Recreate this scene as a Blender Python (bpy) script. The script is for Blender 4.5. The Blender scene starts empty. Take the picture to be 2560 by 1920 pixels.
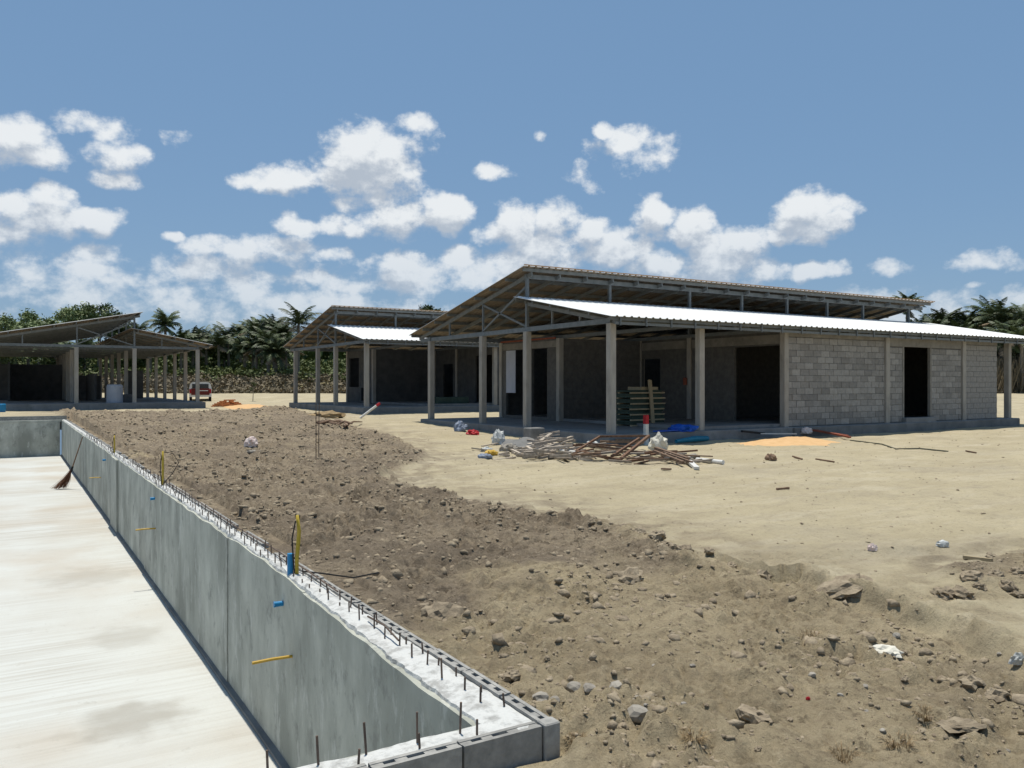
import bpy, math, random
import numpy as np
from mathutils import Vector, Matrix

random.seed(7)
rng = np.random.default_rng(11)
R = math.radians
scene = bpy.context.scene
col = scene.collection

# ------------------------------------------------------------------ camera
CAM_Z = 1.65
YAW = R(31.47)
S, C = math.sin(YAW), math.cos(YAW)
FPX = 2050.0
cam_d = bpy.data.cameras.new('camera')
cam = bpy.data.objects.new('camera', cam_d)
col.objects.link(cam)
cam.location = (0, 0, CAM_Z)
cam.rotation_euler = (R(90), 0, -YAW)
cam_d.sensor_width = 36
cam_d.lens = FPX / 2560 * 36
cam_d.clip_start = 0.05
cam_d.clip_end = 8000
scene.camera = cam
scene.view_settings.view_transform = 'Standard'
scene.view_settings.look = 'None'
scene.view_settings.gamma = 1
scene.view_settings.exposure = 0.0
scene.view_settings.use_curve_mapping = False
scene.cycles.max_bounces = 5
scene.cycles.diffuse_bounces = 2

# ------------------------------------------------------------------ sun
SUN_EL = R(79.0)
SUN_AZ = math.atan2(0.24, 0.97)
sun_d = bpy.data.lights.new('sun', 'SUN')
sun_d.energy = 4.5
sun_d.angle = R(0.53)
sun_d.color = (1.0, 0.95, 0.85)
sun = bpy.data.objects.new('sun', sun_d)
col.objects.link(sun)
sdir = Vector((math.sin(SUN_AZ) * math.cos(SUN_EL), math.cos(SUN_AZ) * math.cos(SUN_EL), math.sin(SUN_EL)))
sun.rotation_euler = sdir.to_track_quat('Z', 'Y').to_euler()
sun.location = (0, 0, 60)

# ------------------------------------------------------------------ world: sky and cumulus clouds
def pix_az_el(x, y):
    t = (x - 1280) / FPX
    v = (960 - y) / FPX
    return YAW + math.atan(t), math.atan(v / math.sqrt(1 + t * t))

world = bpy.data.worlds.new('World')
scene.world = world
world.cycles.sampling_method = 'MANUAL'
world.cycles.sample_map_resolution = 256
world.use_nodes = True
wt = world.node_tree
for n in list(wt.nodes):
    wt.nodes.remove(n)

def nnew(t, ty, **kw):
    n = t.nodes.new(ty)
    for k, v in kw.items():
        setattr(n, k, v)
    return n

SKY_STRENGTH = 0.1
# cumulus: cx, cy, rx, ry (pixels of an 2212 wide view), weight
CL = [
 (45, 305, 60, 42, .95), (15, 335, 85, 28, .85), (95, 335, 45, 20, .75),
 (200, 272, 78, 34, .72), (258, 272, 26, 30, .5), (240, 335, 68, 34, .85), (242, 383, 60, 24, .6),
 (55, 468, 105, 44, 1.0), (108, 438, 52, 30, 1.0), (192, 470, 66, 28, .95), (10, 505, 110, 30, .7),
 (805, 325, 110, 52, 1.15), (735, 335, 60, 38, .95), (850, 355, 74, 68, 1.1), (620, 393, 105, 26, .95),
 (730, 390, 110, 36, 1.0), (578, 372, 32, 22, .8), (800, 430, 90, 50, .7), (860, 478, 130, 40, .9), (962, 466, 58, 42, 1.05),
 (740, 485, 70, 28, .75), (650, 485, 60, 24, .85), (888, 268, 55, 30, .6),
 (505, 545, 110, 34, .85), (610, 545, 100, 40, .9), (470, 575, 100, 36, .7), (712, 555, 56, 20, .85), (560, 605, 180, 28, .6),
 (860, 568, 68, 30, .85), (830, 612, 170, 34, .65), (700, 603, 60, 18, .8), (1000, 556, 60, 30, .8), (985, 610, 120, 36, .75),
 (1112, 478, 48, 48, 1.1), (1060, 508, 48, 24, 1.0), (1208, 474, 58, 46, .95), (1290, 520, 78, 46, 1.05), (1340, 545, 66, 32, 1.1),
 (1405, 572, 82, 32, 1.05), (1210, 545, 150, 48, .85), (1120, 575, 160, 55, .8),
 (1345, 312, 78, 34, .8), (1400, 340, 90, 44, .72), (1306, 285, 34, 20, .85), (1258, 392, 46, 44, .52), (1060, 375, 50, 20, .55), (1170, 290, 24, 20, .42),
 (1415, 463, 52, 34, .9), (1497, 482, 46, 40, .95), (1478, 515, 60, 26, .75),
 (1580, 558, 90, 58, 1.0), (1650, 578, 46, 32, 1.0), (1545, 590, 90, 34, .9),
 (1760, 456, 72, 40, 1.15), (1728, 500, 66, 30, 1.0), (1695, 518, 46, 20, .85), (1800, 474, 38, 32, 1.05),
 (1768, 586, 56, 20, .9), (1910, 582, 55, 22, .6), (2135, 562, 64, 20, .8), (2108, 612, 40, 12, .45),
 (245, 552, 130, 30, .55), (280, 600, 130, 34, .58), (130, 615, 130, 22, .5), (375, 510, 28, 14, .55), (380, 305, 36, 30, .35),
 (1900, 640, 400, 30, .25), (500, 650, 800, 48, .55), (1400, 680, 1700, 50, .50), (900, 600, 420, 50, .55), (420, 585, 280, 44, .50), (180, 590, 260, 50, .48),
]

def cloud_group(blobs):
    g = bpy.data.node_groups.new('cumulus_density', 'ShaderNodeTree')
    g.interface.new_socket('P', in_out='INPUT', socket_type='NodeSocketVector')
    g.interface.new_socket('D', in_out='OUTPUT', socket_type='NodeSocketFloat')
    gi = g.nodes.new('NodeGroupInput'); go = g.nodes.new('NodeGroupOutput')
    # warp the position a little so that outlines are uneven
    nz = nnew(g, 'ShaderNodeTexNoise'); nz.inputs['Scale'].default_value = 26; nz.inputs['Detail'].default_value = 5
    g.links.new(gi.outputs[0], nz.inputs['Vector'])
    w1 = nnew(g, 'ShaderNodeVectorMath', operation='SUBTRACT'); w1.inputs[1].default_value = (.5, .5, .5)
    g.links.new(nz.outputs['Color'], w1.inputs[0])
    w2 = nnew(g, 'ShaderNodeVectorMath', operation='MULTIPLY_ADD'); w2.inputs[1].default_value = (.034, .026, 0)
    g.links.new(w1.outputs[0], w2.inputs[0]); g.links.new(gi.outputs[0], w2.inputs[2])
    P = w2.outputs[0]
    last = None
    for cx, cy, rx, ry, w in blobs:
        az, el = pix_az_el(cx * 1.15732, cy * 1.15732)
        sx, sy = 2050 / (rx * 1.15732 * .98), 2050 / (ry * 1.15732 * 1.02)
        a = nnew(g, 'ShaderNodeVectorMath', operation='MULTIPLY_ADD')
        a.inputs[1].default_value = (sx, sy, 0); a.inputs[2].default_value = (-az * sx, -el * sy, 0)
        g.links.new(P, a.inputs[0])
        b = nnew(g, 'ShaderNodeVectorMath', operation='DOT_PRODUCT')
        g.links.new(a.outputs[0], b.inputs[0]); g.links.new(a.outputs[0], b.inputs[1])
        c = nnew(g, 'ShaderNodeMath', operation='MULTIPLY_ADD'); c.inputs[1].default_value = -.62; c.inputs[2].default_value = w * .78
        g.links.new(b.outputs['Value'], c.inputs[0])
        if last is None:
            last = c.outputs[0]
        else:
            m = nnew(g, 'ShaderNodeMath', operation='MAXIMUM')
            g.links.new(last, m.inputs[0]); g.links.new(c.outputs[0], m.inputs[1])
            last = m.outputs[0]
    # the same broken cumulus all the way round, for the part of the sky behind the camera
    far = nnew(g, 'ShaderNodeTexNoise'); far.inputs['Scale'].default_value = 4.5; far.inputs['Detail'].default_value = 2
    st = nnew(g, 'ShaderNodeVectorMath', operation='MULTIPLY'); st.inputs[1].default_value = (1, 1.8, 1)
    g.links.new(gi.outputs[0], st.inputs[0]); g.links.new(st.outputs[0], far.inputs['Vector'])
    sp = nnew(g, 'ShaderNodeSeparateXYZ'); g.links.new(gi.outputs[0], sp.inputs[0])
    f1 = nnew(g, 'ShaderNodeMath', operation='MULTIPLY_ADD'); f1.inputs[1].default_value = 5.5; f1.inputs[2].default_value = -2.9
    g.links.new(far.outputs['Fac'], f1.inputs[0])
    dx = nnew(g, 'ShaderNodeMath', operation='SUBTRACT'); dx.inputs[1].default_value = YAW
    g.links.new(sp.outputs['X'], dx.inputs[0])
    ax = nnew(g, 'ShaderNodeMath', operation='ABSOLUTE'); g.links.new(dx.outputs[0], ax.inputs[0])
    out = nnew(g, 'ShaderNodeMapRange'); out.inputs['From Min'].default_value = .62; out.inputs['From Max'].default_value = .85
    out.inputs['To Min'].default_value = -3; out.inputs['To Max'].default_value = 0
    g.links.new(ax.outputs[0], out.inputs['Value'])
    hi = nnew(g, 'ShaderNodeMapRange'); hi.inputs['From Min'].default_value = .3; hi.inputs['From Max'].default_value = .55
    hi.inputs['To Min'].default_value = 0; hi.inputs['To Max'].default_value = -1.2
    g.links.new(sp.outputs['Y'], hi.inputs['Value'])
    s1 = nnew(g, 'ShaderNodeMath', operation='ADD'); g.links.new(f1.outputs[0], s1.inputs[0]); g.links.new(out.outputs[0], s1.inputs[1])
    s2 = nnew(g, 'ShaderNodeMath', operation='ADD'); g.links.new(s1.outputs[0], s2.inputs[0]); g.links.new(hi.outputs[0], s2.inputs[1])
    mm = nnew(g, 'ShaderNodeMath', operation='MAXIMUM'); g.links.new(last, mm.inputs[0]); g.links.new(s2.outputs[0], mm.inputs[1])
    cl = nnew(g, 'ShaderNodeMath', operation='MAXIMUM'); cl.inputs[1].default_value = -1.0; g.links.new(mm.outputs[0], cl.inputs[0])
    fb = nnew(g, 'ShaderNodeTexNoise'); fb.inputs['Scale'].default_value = 20; fb.inputs['Detail'].default_value = 9; fb.inputs['Roughness'].default_value = .60
    st2 = nnew(g, 'ShaderNodeVectorMath', operation='MULTIPLY'); st2.inputs[1].default_value = (1, 1.25, 1)
    g.links.new(gi.outputs[0], st2.inputs[0]); g.links.new(st2.outputs[0], fb.inputs['Vector'])
    f2 = nnew(g, 'ShaderNodeMath', operation='MULTIPLY_ADD'); f2.inputs[1].default_value = 2.9; f2.inputs[2].default_value = -1.42
    g.links.new(fb.outputs['Fac'], f2.inputs[0])
    res = nnew(g, 'ShaderNodeMath', operation='ADD'); g.links.new(f2.outputs[0], res.inputs[0]); g.links.new(cl.outputs[0], res.inputs[1])
    g.links.new(res.outputs[0], go.inputs[0])
    return g

def build_world():
    t = wt
    out = nnew(t, 'ShaderNodeOutputWorld')
    bg = nnew(t, 'ShaderNodeBackground'); bg.inputs['Strength'].default_value = SKY_STRENGTH
    sky = nnew(t, 'ShaderNodeTexSky', sky_type='NISHITA')
    sky.sun_disc = False
    sky.sun_elevation = SUN_EL
    sky.sun_rotation = SUN_AZ
    sky.altitude = 0
    sky.air_density = 1.0
    sky.dust_density = 0.7
    sky.ozone_density = 1.4
    tc = nnew(t, 'ShaderNodeTexCoord')
    nrm = nnew(t, 'ShaderNodeVectorMath', operation='NORMALIZE'); t.links.new(tc.outputs['Generated'], nrm.inputs[0])
    sp = nnew(t, 'ShaderNodeSeparateXYZ'); t.links.new(nrm.outputs[0], sp.inputs[0])
    az = nnew(t, 'ShaderNodeMath', operation='ARCTAN2'); t.links.new(sp.outputs['X'], az.inputs[0]); t.links.new(sp.outputs['Y'], az.inputs[1])
    el = nnew(t, 'ShaderNodeMath', operation='ARCSINE'); t.links.new(sp.outputs['Z'], el.inputs[0])
    cb = nnew(t, 'ShaderNodeCombineXYZ'); t.links.new(az.outputs[0], cb.inputs[0]); t.links.new(el.outputs[0], cb.inputs[1])
    g = cloud_group(CL); gb = cloud_group([c for c in CL if c[4] >= .85])
    d0 = nnew(t, 'ShaderNodeGroup'); d0.node_tree = g; t.links.new(cb.outputs[0], d0.inputs[0])
    sh = nnew(t, 'ShaderNodeVectorMath', operation='ADD'); sh.inputs[1].default_value = (0.004, 0.021, 0); t.links.new(cb.outputs[0], sh.inputs[0])
    d1 = nnew(t, 'ShaderNodeGroup'); d1.node_tree = gb; t.links.new(sh.outputs[0], d1.inputs[0])
    mask = nnew(t, 'ShaderNodeMapRange', interpolation_type='SMOOTHSTEP')
    mask.inputs['From Min'].default_value = -.04; mask.inputs['From Max'].default_value = .66
    t.links.new(d0.outputs[0], mask.inputs['Value'])
    df = nnew(t, 'ShaderNodeMath', operation='SUBTRACT'); t.links.new(d0.outputs[0], df.inputs[0]); t.links.new(d1.outputs[0], df.inputs[1])
    lit = nnew(t, 'ShaderNodeMapRange', interpolation_type='SMOOTHSTEP'); lit.inputs['From Min'].default_value = -.38; lit.inputs['From Max'].default_value = .55
    t.links.new(df.outputs[0], lit.inputs['Value'])
    cc = nnew(t, 'ShaderNodeMix', data_type='RGBA')
    k = 1 / SKY_STRENGTH
    cc.inputs['A'].default_value = (.46 * k, .52 * k, .60 * k, 1)
    cc.inputs['B'].default_value = (.84 * k, .87 * k, .89 * k, 1)
    t.links.new(lit.outputs[0], cc.inputs['Factor'])
    # thin the clouds into the bright air near the horizon
    hz = nnew(t, 'ShaderNodeMapRange'); hz.inputs['From Min'].default_value = .0; hz.inputs['From Max'].default_value = .2
    hz.inputs['To Min'].default_value = .38; hz.inputs['To Max'].default_value = .96
    t.links.new(el.outputs[0], hz.inputs['Value'])
    mk = nnew(t, 'ShaderNodeMath', operation='MULTIPLY'); t.links.new(mask.outputs[0], mk.inputs[0]); t.links.new(hz.outputs[0], mk.inputs[1])
    # pull the air's colour to the pale tropical blue of the place
    hs = nnew(t, 'ShaderNodeHueSaturation'); hs.inputs['Saturation'].default_value = .95; hs.inputs['Value'].default_value = 1.0
    t.links.new(sky.outputs[0], hs.inputs['Color'])
    # even moist air: the gradient of the clear sky is mostly levelled out
    ev = nnew(t, 'ShaderNodeMix', data_type='RGBA'); ev.inputs['Factor'].default_value = .65
    ev.inputs['B'].default_value = (.160 * k, .312 * k, .525 * k, 1)
    t.links.new(hs.outputs[0], ev.inputs['A'])
    mx = nnew(t, 'ShaderNodeMix', data_type='RGBA')
    t.links.new(mk.outputs[0], mx.inputs['Factor']); t.links.new(ev.outputs['Result'], mx.inputs['A']); t.links.new(cc.outputs['Result'], mx.inputs['B'])
    t.links.new(mx.outputs['Result'], bg.inputs['Color'])
    t.links.new(bg.outputs[0], out.inputs['Surface'])
build_world()

# ------------------------------------------------------------------ helpers
def gp(x, y, z=0.0):
    """photo pixel (2560 wide) of a point at height z -> place on the site"""
    d = FPX * (CAM_Z - z) / (y - 960)
    r = (x - 1280) / FPX * d
    return S * d + C * r, C * d - S * r

def tag(o, label=None, cat=None, group=None, kind=None):
    if label: o['label'] = label
    if cat: o['category'] = cat
    if group: o['group'] = group
    if kind: o['kind'] = kind
    return o

def empty(name, loc=(0, 0, 0), rz=0.0):
    o = bpy.data.objects.new(name, None)
    o.empty_display_size = .2
    col.objects.link(o)
    o.location = loc
    o.rotation_euler = (0, 0, rz)
    return o

def place(name, mesh, parent=None, loc=(0, 0, 0), rot=(0, 0, 0), scale=(1, 1, 1)):
    o = bpy.data.objects.new(name, mesh)
    col.objects.link(o)
    if parent is not None: o.parent = parent
    o.location = loc; o.rotation_euler = rot; o.scale = scale
    return o

class MB:
    def __init__(self):
        self.v = []; self.f = []; self.m = []; self.mi = 0
    def add(self, vs, fs):
        b = len(self.v)
        self.v.extend([tuple(p) for p in vs])
        for f in fs:
            self.f.append(tuple(b + i for i in f)); self.m.append(self.mi)
        return self
    def box(self, x0, x1, y0, y1, z0, z1):
        vs = [(x0, y0, z0), (x1, y0, z0), (x1, y1, z0), (x0, y1, z0), (x0, y0, z1), (x1, y0, z1), (x1, y1, z1), (x0, y1, z1)]
        return self.add(vs, [(0, 3, 2, 1), (4, 5, 6, 7), (0, 1, 5, 4), (1, 2, 6, 5), (2, 3, 7, 6), (3, 0, 4, 7)])
    def cbox(self, x0, x1, y0, y1, z0, z1, b=.012):
        """box with chamfered upright edges and top edge"""
        def ring(z, e):
            return [(x0 + b + e, y0 + e, z), (x1 - b - e, y0 + e, z), (x1 - e, y0 + b + e, z), (x1 - e, y1 - b - e, z), (x1 - b - e, y1 - e, z), (x0 + b + e, y1 - e, z), (x0 + e, y1 - b - e, z), (x0 + e, y0 + b + e, z)]
        vs = ring(z0, 0) + ring(z1 - b, 0) + ring(z1, b * .8)
        fs = [tuple(range(7, -1, -1)), tuple(range(16, 24))]
        for k in (0, 8):
            for i in range(8):
                j = (i + 1) % 8
                fs.append((k + i, k + j, k + 8 + j, k + 8 + i))
        return self.add(vs, fs)
    def beam(self, p0, p1, w, h):
        p0, p1 = Vector(p0), Vector(p1)
        d = (p1 - p0).normalized()
        up = Vector((0, 0, 1)) if abs(d.z) < .95 else Vector((0, 1, 0))
        s = d.cross(up).normalized(); u = s.cross(d)
        vs = []
        for p in (p0, p1):
            for a, b in ((-1, -1), (1, -1), (1, 1), (-1, 1)):
                vs.append(p + s * a * w / 2 + u * b * h / 2)
        return self.add(vs, [(3, 2, 1, 0), (4, 5, 6, 7), (0, 1, 5, 4), (1, 2, 6, 5), (2, 3, 7, 6), (3, 0, 4, 7)])
    def tube(self, pts, rads, n=8, cap=True):
        pts = [Vector(p) for p in pts]
        if not isinstance(rads, (list, tuple)): rads = [rads] * len(pts)
        rings = []; vs = []
        for i, p in enumerate(pts):
            d = (pts[min(i + 1, len(pts) - 1)] - pts[max(i - 1, 0)]).normalized()
            up = Vector((0, 0, 1)) if abs(d.z) < .9 else Vector((0, 1, 0))
            s = d.cross(up).normalized(); u = s.cross(d)
            for k in range(n):
                a = 2 * math.pi * k / n
                vs.append(p + (s * math.cos(a) + u * math.sin(a)) * rads[i])
        fs = []
        for i in range(len(pts) - 1):
            for k in range(n):
                j = (k + 1) % n
                fs.append((i * n + k, i * n + j, (i + 1) * n + j, (i + 1) * n + k))
        if cap:
            fs.append(tuple(range(n - 1, -1, -1))); fs.append(tuple((len(pts) - 1) * n + k for k in range(n)))
        return self.add(vs, fs)
    def mesh(self, name, mats, smooth=False):
        me = bpy.data.meshes.new(name)
        me.from_pydata(self.v, [], self.f)
        if not isinstance(mats, (list, tuple)): mats = [mats]
        for m in mats: me.materials.append(m)
        if len(mats) > 1: me.polygons.foreach_set('material_index', self.m)
        if smooth: me.polygons.foreach_set('use_smooth', [True] * len(me.polygons))
        me.update()
        return me
    def build(self, name, mats, parent=None, smooth=False, **kw):
        return place(name, self.mesh(name, mats, smooth), parent, **kw)

def np_mesh(name, V, F, mats, smooth=False, attrs=None, mat_idx=None):
    """V n x 3, F m x k (k = 3 or 4)"""
    me = bpy.data.meshes.new(name)
    n, m, k = len(V), len(F), F.shape[1]
    me.vertices.add(n); me.vertices.foreach_set('co', np.asarray(V, np.float32).ravel())
    me.loops.add(m * k); me.loops.foreach_set('vertex_index', np.asarray(F, np.int32).ravel())
    me.polygons.add(m)
    me.polygons.foreach_set('loop_start', np.arange(0, m * k, k, dtype=np.int32))
    me.polygons.foreach_set('loop_total', np.full(m, k, np.int32))
    if smooth: me.polygons.foreach_set('use_smooth', np.ones(m, bool))
    if not isinstance(mats, (list, tuple)): mats = [mats]
    for q in mats: me.materials.append(q)
    if mat_idx is not None: me.polygons.foreach_set('material_index', np.asarray(mat_idx, np.int32))
    if attrs:
        for a, val in attrs.items():
            at = me.attributes.new(a, 'FLOAT', 'POINT'); at.data.foreach_set('value', np.asarray(val, np.float32))
    me.update(calc_edges=True)
    return me

# --- vectorised gradient noise
_perm = np.random.default_rng(5).permutation(512)
_perm = np.concatenate([_perm, _perm, _perm])
_ang = np.random.default_rng(6).uniform(0, 2 * np.pi, 512)
_gx, _gy = np.cos(_ang), np.sin(_ang)
def gnoise(x, y):
    xi = np.floor(x).astype(int); yi = np.floor(y).astype(int)
    xf = x - xi; yf = y - yi
    u = xf * xf * xf * (xf * (xf * 6 - 15) + 10); v = yf * yf * yf * (yf * (yf * 6 - 15) + 10)
    def gr(ix, iy, dx, dy):
        h = _perm[(_perm[ix & 511] + (iy & 511)) & 1023] & 511
        return _gx[h] * dx + _gy[h] * dy
    a = gr(xi, yi, xf, yf); b = gr(xi + 1, yi, xf - 1, yf)
    c = gr(xi, yi + 1, xf, yf - 1); d = gr(xi + 1, yi + 1, xf - 1, yf - 1)
    return (a + (b - a) * u) * (1 - v) + (c + (d - c) * u) * v
def fbm(x, y, o=4, g=.5):
    s = 0; a = 1; f = 1
    for i in range(o):
        s = s + a * gnoise(x * f + 13.7 * i, y * f + 7.3 * i); a *= g; f *= 2.03
    return s
def billow(x, y, o=3, g=.5):
    s = 0; a = 1; f = 1
    for i in range(o):
        s = s + a * np.abs(gnoise(x * f + 3.1 * i, y * f + 9.7 * i)); a *= g; f *= 2.1
    return s
def sstep(a, b, x):
    t = np.clip((x - a) / (b - a), 0, 1)
    return t * t * (3 - 2 * t)

# ------------------------------------------------------------------ materials
def mat(name, c1, c2=None, scale=4.0, rough=.85, bump=0.0, bscale=None, detail=5, metallic=0.0, stretch=None, rand=0.0, contrast=(.35, .65), spec=.3, c3=None, scale3=.6):
    m = bpy.data.materials.new(name); m.use_nodes = True
    t = m.node_tree; b = t.nodes['Principled BSDF']
    b.inputs['Roughness'].default_value = rough
    b.inputs['Metallic'].default_value = metallic
    b.inputs['Specular IOR Level'].default_value = spec
    b.inputs['Base Color'].default_value = (*c1, 1)
    geo = t.nodes.new('ShaderNodeNewGeometry')
    vec = geo.outputs['Position']
    if stretch:
        mp = nnew(t, 'ShaderNodeVectorMath', operation='MULTIPLY'); mp.inputs[1].default_value = stretch
        t.links.new(vec, mp.inputs[0]); vec = mp.outputs[0]
    colr = None
    if c2 is not None:
        nz = t.nodes.new('ShaderNodeTexNoise'); nz.inputs['Scale'].default_value = scale; nz.inputs['Detail'].default_value = detail; nz.inputs['Roughness'].default_value = .62
        t.links.new(vec, nz.inputs['Vector'])
        mr = t.nodes.new('ShaderNodeMapRange'); mr.inputs['From Min'].default_value = contrast[0]; mr.inputs['From Max'].default_value = contrast[1]
        t.links.new(nz.outputs['Fac'], mr.inputs['Value'])
        mx = nnew(t, 'ShaderNodeMix', data_type='RGBA'); mx.inputs['A'].default_value = (*c1, 1); mx.inputs['B'].default_value = (*c2, 1)
        t.links.new(mr.outputs[0], mx.inputs['Factor']); colr = mx.outputs['Result']
        if c3 is not None:
            n3 = t.nodes.new('ShaderNodeTexNoise'); n3.inputs['Scale'].default_value = scale3; n3.inputs['Detail'].default_value = 4
            t.links.new(vec, n3.inputs['Vector'])
            m3 = t.nodes.new('ShaderNodeMapRange'); m3.inputs['From Min'].default_value = .48; m3.inputs['From Max'].default_value = .68
            t.links.new(n3.outputs['Fac'], m3.inputs['Value'])
            x3 = nnew(t, 'ShaderNodeMix', data_type='RGBA'); x3.inputs['B'].default_value = (*c3, 1)
            t.links.new(m3.outputs[0], x3.inputs['Factor']); t.links.new(colr, x3.inputs['A']); colr = x3.outputs['Result']
    if rand:
        oi = t.nodes.new('ShaderNodeObjectInfo')
        rr = t.nodes.new('ShaderNodeMapRange'); rr.inputs['To Min'].default_value = 1 - rand; rr.inputs['To Max'].default_value = 1 + rand
        t.links.new(oi.outputs['Random'], rr.inputs['Value'])
        hs = t.nodes.new('ShaderNodeHueSaturation')
        if colr is None: hs.inputs['Color'].default_value = (*c1, 1)
        else: t.links.new(colr, hs.inputs['Color'])
        t.links.new(rr.outputs[0], hs.inputs['Value']); colr = hs.outputs[0]
    if colr is not None: t.links.new(colr, b.inputs['Base Color'])
    if bump:
        bn = t.nodes.new('ShaderNodeTexNoise'); bn.inputs['Scale'].default_value = bscale or scale * 6; bn.inputs['Detail'].default_value = 6
        t.links.new(vec, bn.inputs['Vector'])
        bp = t.nodes.new('ShaderNodeBump'); bp.inputs['Strength'].default_value = 1.0; bp.inputs['Distance'].default_value = bump
        t.links.new(bn.outputs['Fac'], bp.inputs['Height']); t.links.new(bp.outputs[0], b.inputs['Normal'])
    return m

M = {}
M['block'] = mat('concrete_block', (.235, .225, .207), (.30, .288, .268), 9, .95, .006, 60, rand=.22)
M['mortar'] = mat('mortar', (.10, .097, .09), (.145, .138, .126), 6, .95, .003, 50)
M['plaster'] = mat('cement_render', (.20, .188, .165), (.27, .255, .225), 2.5, .95, .003, 40)
M['plinth'] = mat('plinth_concrete', (.15, .148, .142), (.22, .215, .205), 2.2, .95, .004, 30)
M['slab'] = mat('slab_concrete', (.19, .19, .187), (.26, .258, .25), 1.5, .92, .003, 25)
M['column'] = mat('column_concrete', (.31, .29, .255), (.40, .375, .33), 5, .93, .002, 50, stretch=(1, 1, .35), rand=.06)
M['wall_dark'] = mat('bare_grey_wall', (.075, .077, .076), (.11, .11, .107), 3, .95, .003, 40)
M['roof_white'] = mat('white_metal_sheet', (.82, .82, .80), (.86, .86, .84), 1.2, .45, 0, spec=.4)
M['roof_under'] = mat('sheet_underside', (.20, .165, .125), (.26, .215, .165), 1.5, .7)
M['roof_grey'] = mat('grey_metal_sheet', (.42, .43, .42), (.5, .5, .49), 1.2, .5)
M['steel'] = mat('grey_primed_steel', (.13, .145, .145), (.18, .19, .19), 6, .6, rand=.1)
M['steel_light'] = mat('galvanised_steel', (.13, .148, .152), (.19, .205, .21), 5, .5, metallic=.2)
M['trim'] = mat('orange_edge_trim', (.40, .23, .11), (.46, .28, .15), 4, .6)
M['redlead'] = mat('red_oxide_steel', (.22, .06, .035), (.30, .09, .05), 6, .7)
M['board'] = mat('pale_board', (.42, .45, .52), (.48, .5, .56), 3, .7)
M['pool_wall'] = mat('cast_pool_concrete', (.32, .326, .278), (.53, .535, .462), 1.5, .9, .006, 18, detail=9, stretch=(1.1, 1.1, .6), c3=(.27, .277, .236), scale3=.9, contrast=(.36, .64))
M['crown'] = mat('fresh_white_concrete', (.35, .345, .325), (.57, .57, .545), 11, .95, .012, 40, contrast=(.36, .52), detail=8)
M['hollow'] = mat('hollow_block', (.235, .23, .215), (.35, .338, .31), 14, .95, .004, 60, rand=.12)
M['rebar'] = mat('rebar_steel', (.10, .075, .06), (.17, .12, .09), 30, .8, rand=.2)
M['blue_pvc'] = mat('blue_pvc', (.015, .20, .42), None, rough=.4)
M['yellow_pvc'] = mat('yellow_conduit', (.50, .31, .04), (.57, .37, .07), 20, .5)
M['olive_pvc'] = mat('faded_yellow_conduit', (.42, .30, .03), (.50, .36, .05), 20, .5)
M['black'] = mat('black_rubber', (.015, .015, .015), None, rough=.6)
M['white_pvc'] = mat('white_pvc', (.72, .70, .66), (.62, .6, .55), 8, .5)
M['red'] = mat('red_paint', (.45, .02, .03), (.36, .015, .02), 9, .6)
M['blue'] = mat('blue_plastic_sheet', (.01, .07, .42), (.015, .12, .5), 8, .4)
M['teal'] = mat('teal_plastic_sheet', (.01, .16, .25), (.015, .2, .3), 8, .45)
M['rust'] = mat('rusted_steel', (.12, .062, .036), (.21, .125, .08), 14, .9, .002, 60)
M['wood'] = mat('weathered_wood', (.33, .27, .21), (.46, .40, .33), 12, .9, .002, 40, rand=.3)
M['wood_dark'] = mat('brown_timber', (.15, .095, .062), (.25, .165, .11), 12, .9, .002, 40, rand=.25)
M['wood_pale'] = mat('pale_timber', (.36, .285, .17), (.44, .35, .22), 10, .85, rand=.15)
M['sack'] = mat('cement_sack_fabric', (.58, .55, .46), (.70, .67, .58), 10, .9, .01, 25)
M['bag'] = mat('white_plastic_bag', (.44, .45, .43), (.56, .57, .55), 8, .45, .01, 30)
M['pinkbag'] = mat('pink_plastic_bag', (.66, .50, .45), (.74, .66, .6), 8, .5, .01, 30)
M['bluebag'] = mat('bluish_plastic', (.16, .2, .28), (.25, .29, .36), 8, .5, .01, 30)
M['orange_sand'] = mat('orange_sand', (.58, .36, .17), (.66, .43, .22), 5, .95, .01, 40)
M['brick'] = mat('orange_clay_brick', (.50, .20, .085), (.60, .28, .13), 9, .9, .002, 40, rand=.2)
M['clod'] = mat('soil_clod', (.20, .158, .108), (.33, .27, .188), 14, .97, .01, 45, rand=.1)
M['stone'] = mat('grey_stone', (.24, .215, .18), (.34, .31, .26), 10, .95, .006, 40, rand=.15)
M['straw'] = mat('dry_straw', (.24, .165, .085), (.36, .26, .14), 12, .9, rand=.2)
M['bark'] = mat('palm_trunk', (.16, .135, .105), (.24, .21, .17), 6, .95, rand=.15)
M['leaf_palm'] = mat('palm_frond', (.045, .068, .026), (.095, .12, .048), .9, .55, rand=.25, detail=3)
M['leaf_tree'] = mat('tree_leaf', (.05, .075, .022), (.10, .135, .045), .5, .6, rand=.25, detail=3)
M['leaf_pale'] = mat('pale_tree_leaf', (.14, .18, .07), (.22, .26, .12), .5, .6, rand=.2, detail=3)
M['leaf_shrub'] = mat('shrub_leaf', (.06, .08, .02), (.115, .135, .035), .25, .65, detail=3, contrast=(.3, .7))
M['reed'] = mat('dry_tall_grass', (.13, .105, .06), (.23, .185, .12), .3, .8, detail=3, contrast=(.3, .7))
M['dead_frond'] = mat('dead_frond', (.20, .15, .09), (.3, .23, .15), 2, .8)
M['bristle'] = mat('broom_bristle', (.12, .055, .03), (.19, .09, .05), 30, .9)
M['bamboo'] = mat('broom_handle', (.17, .10, .06), (.25, .16, .1), 20, .7)
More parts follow.
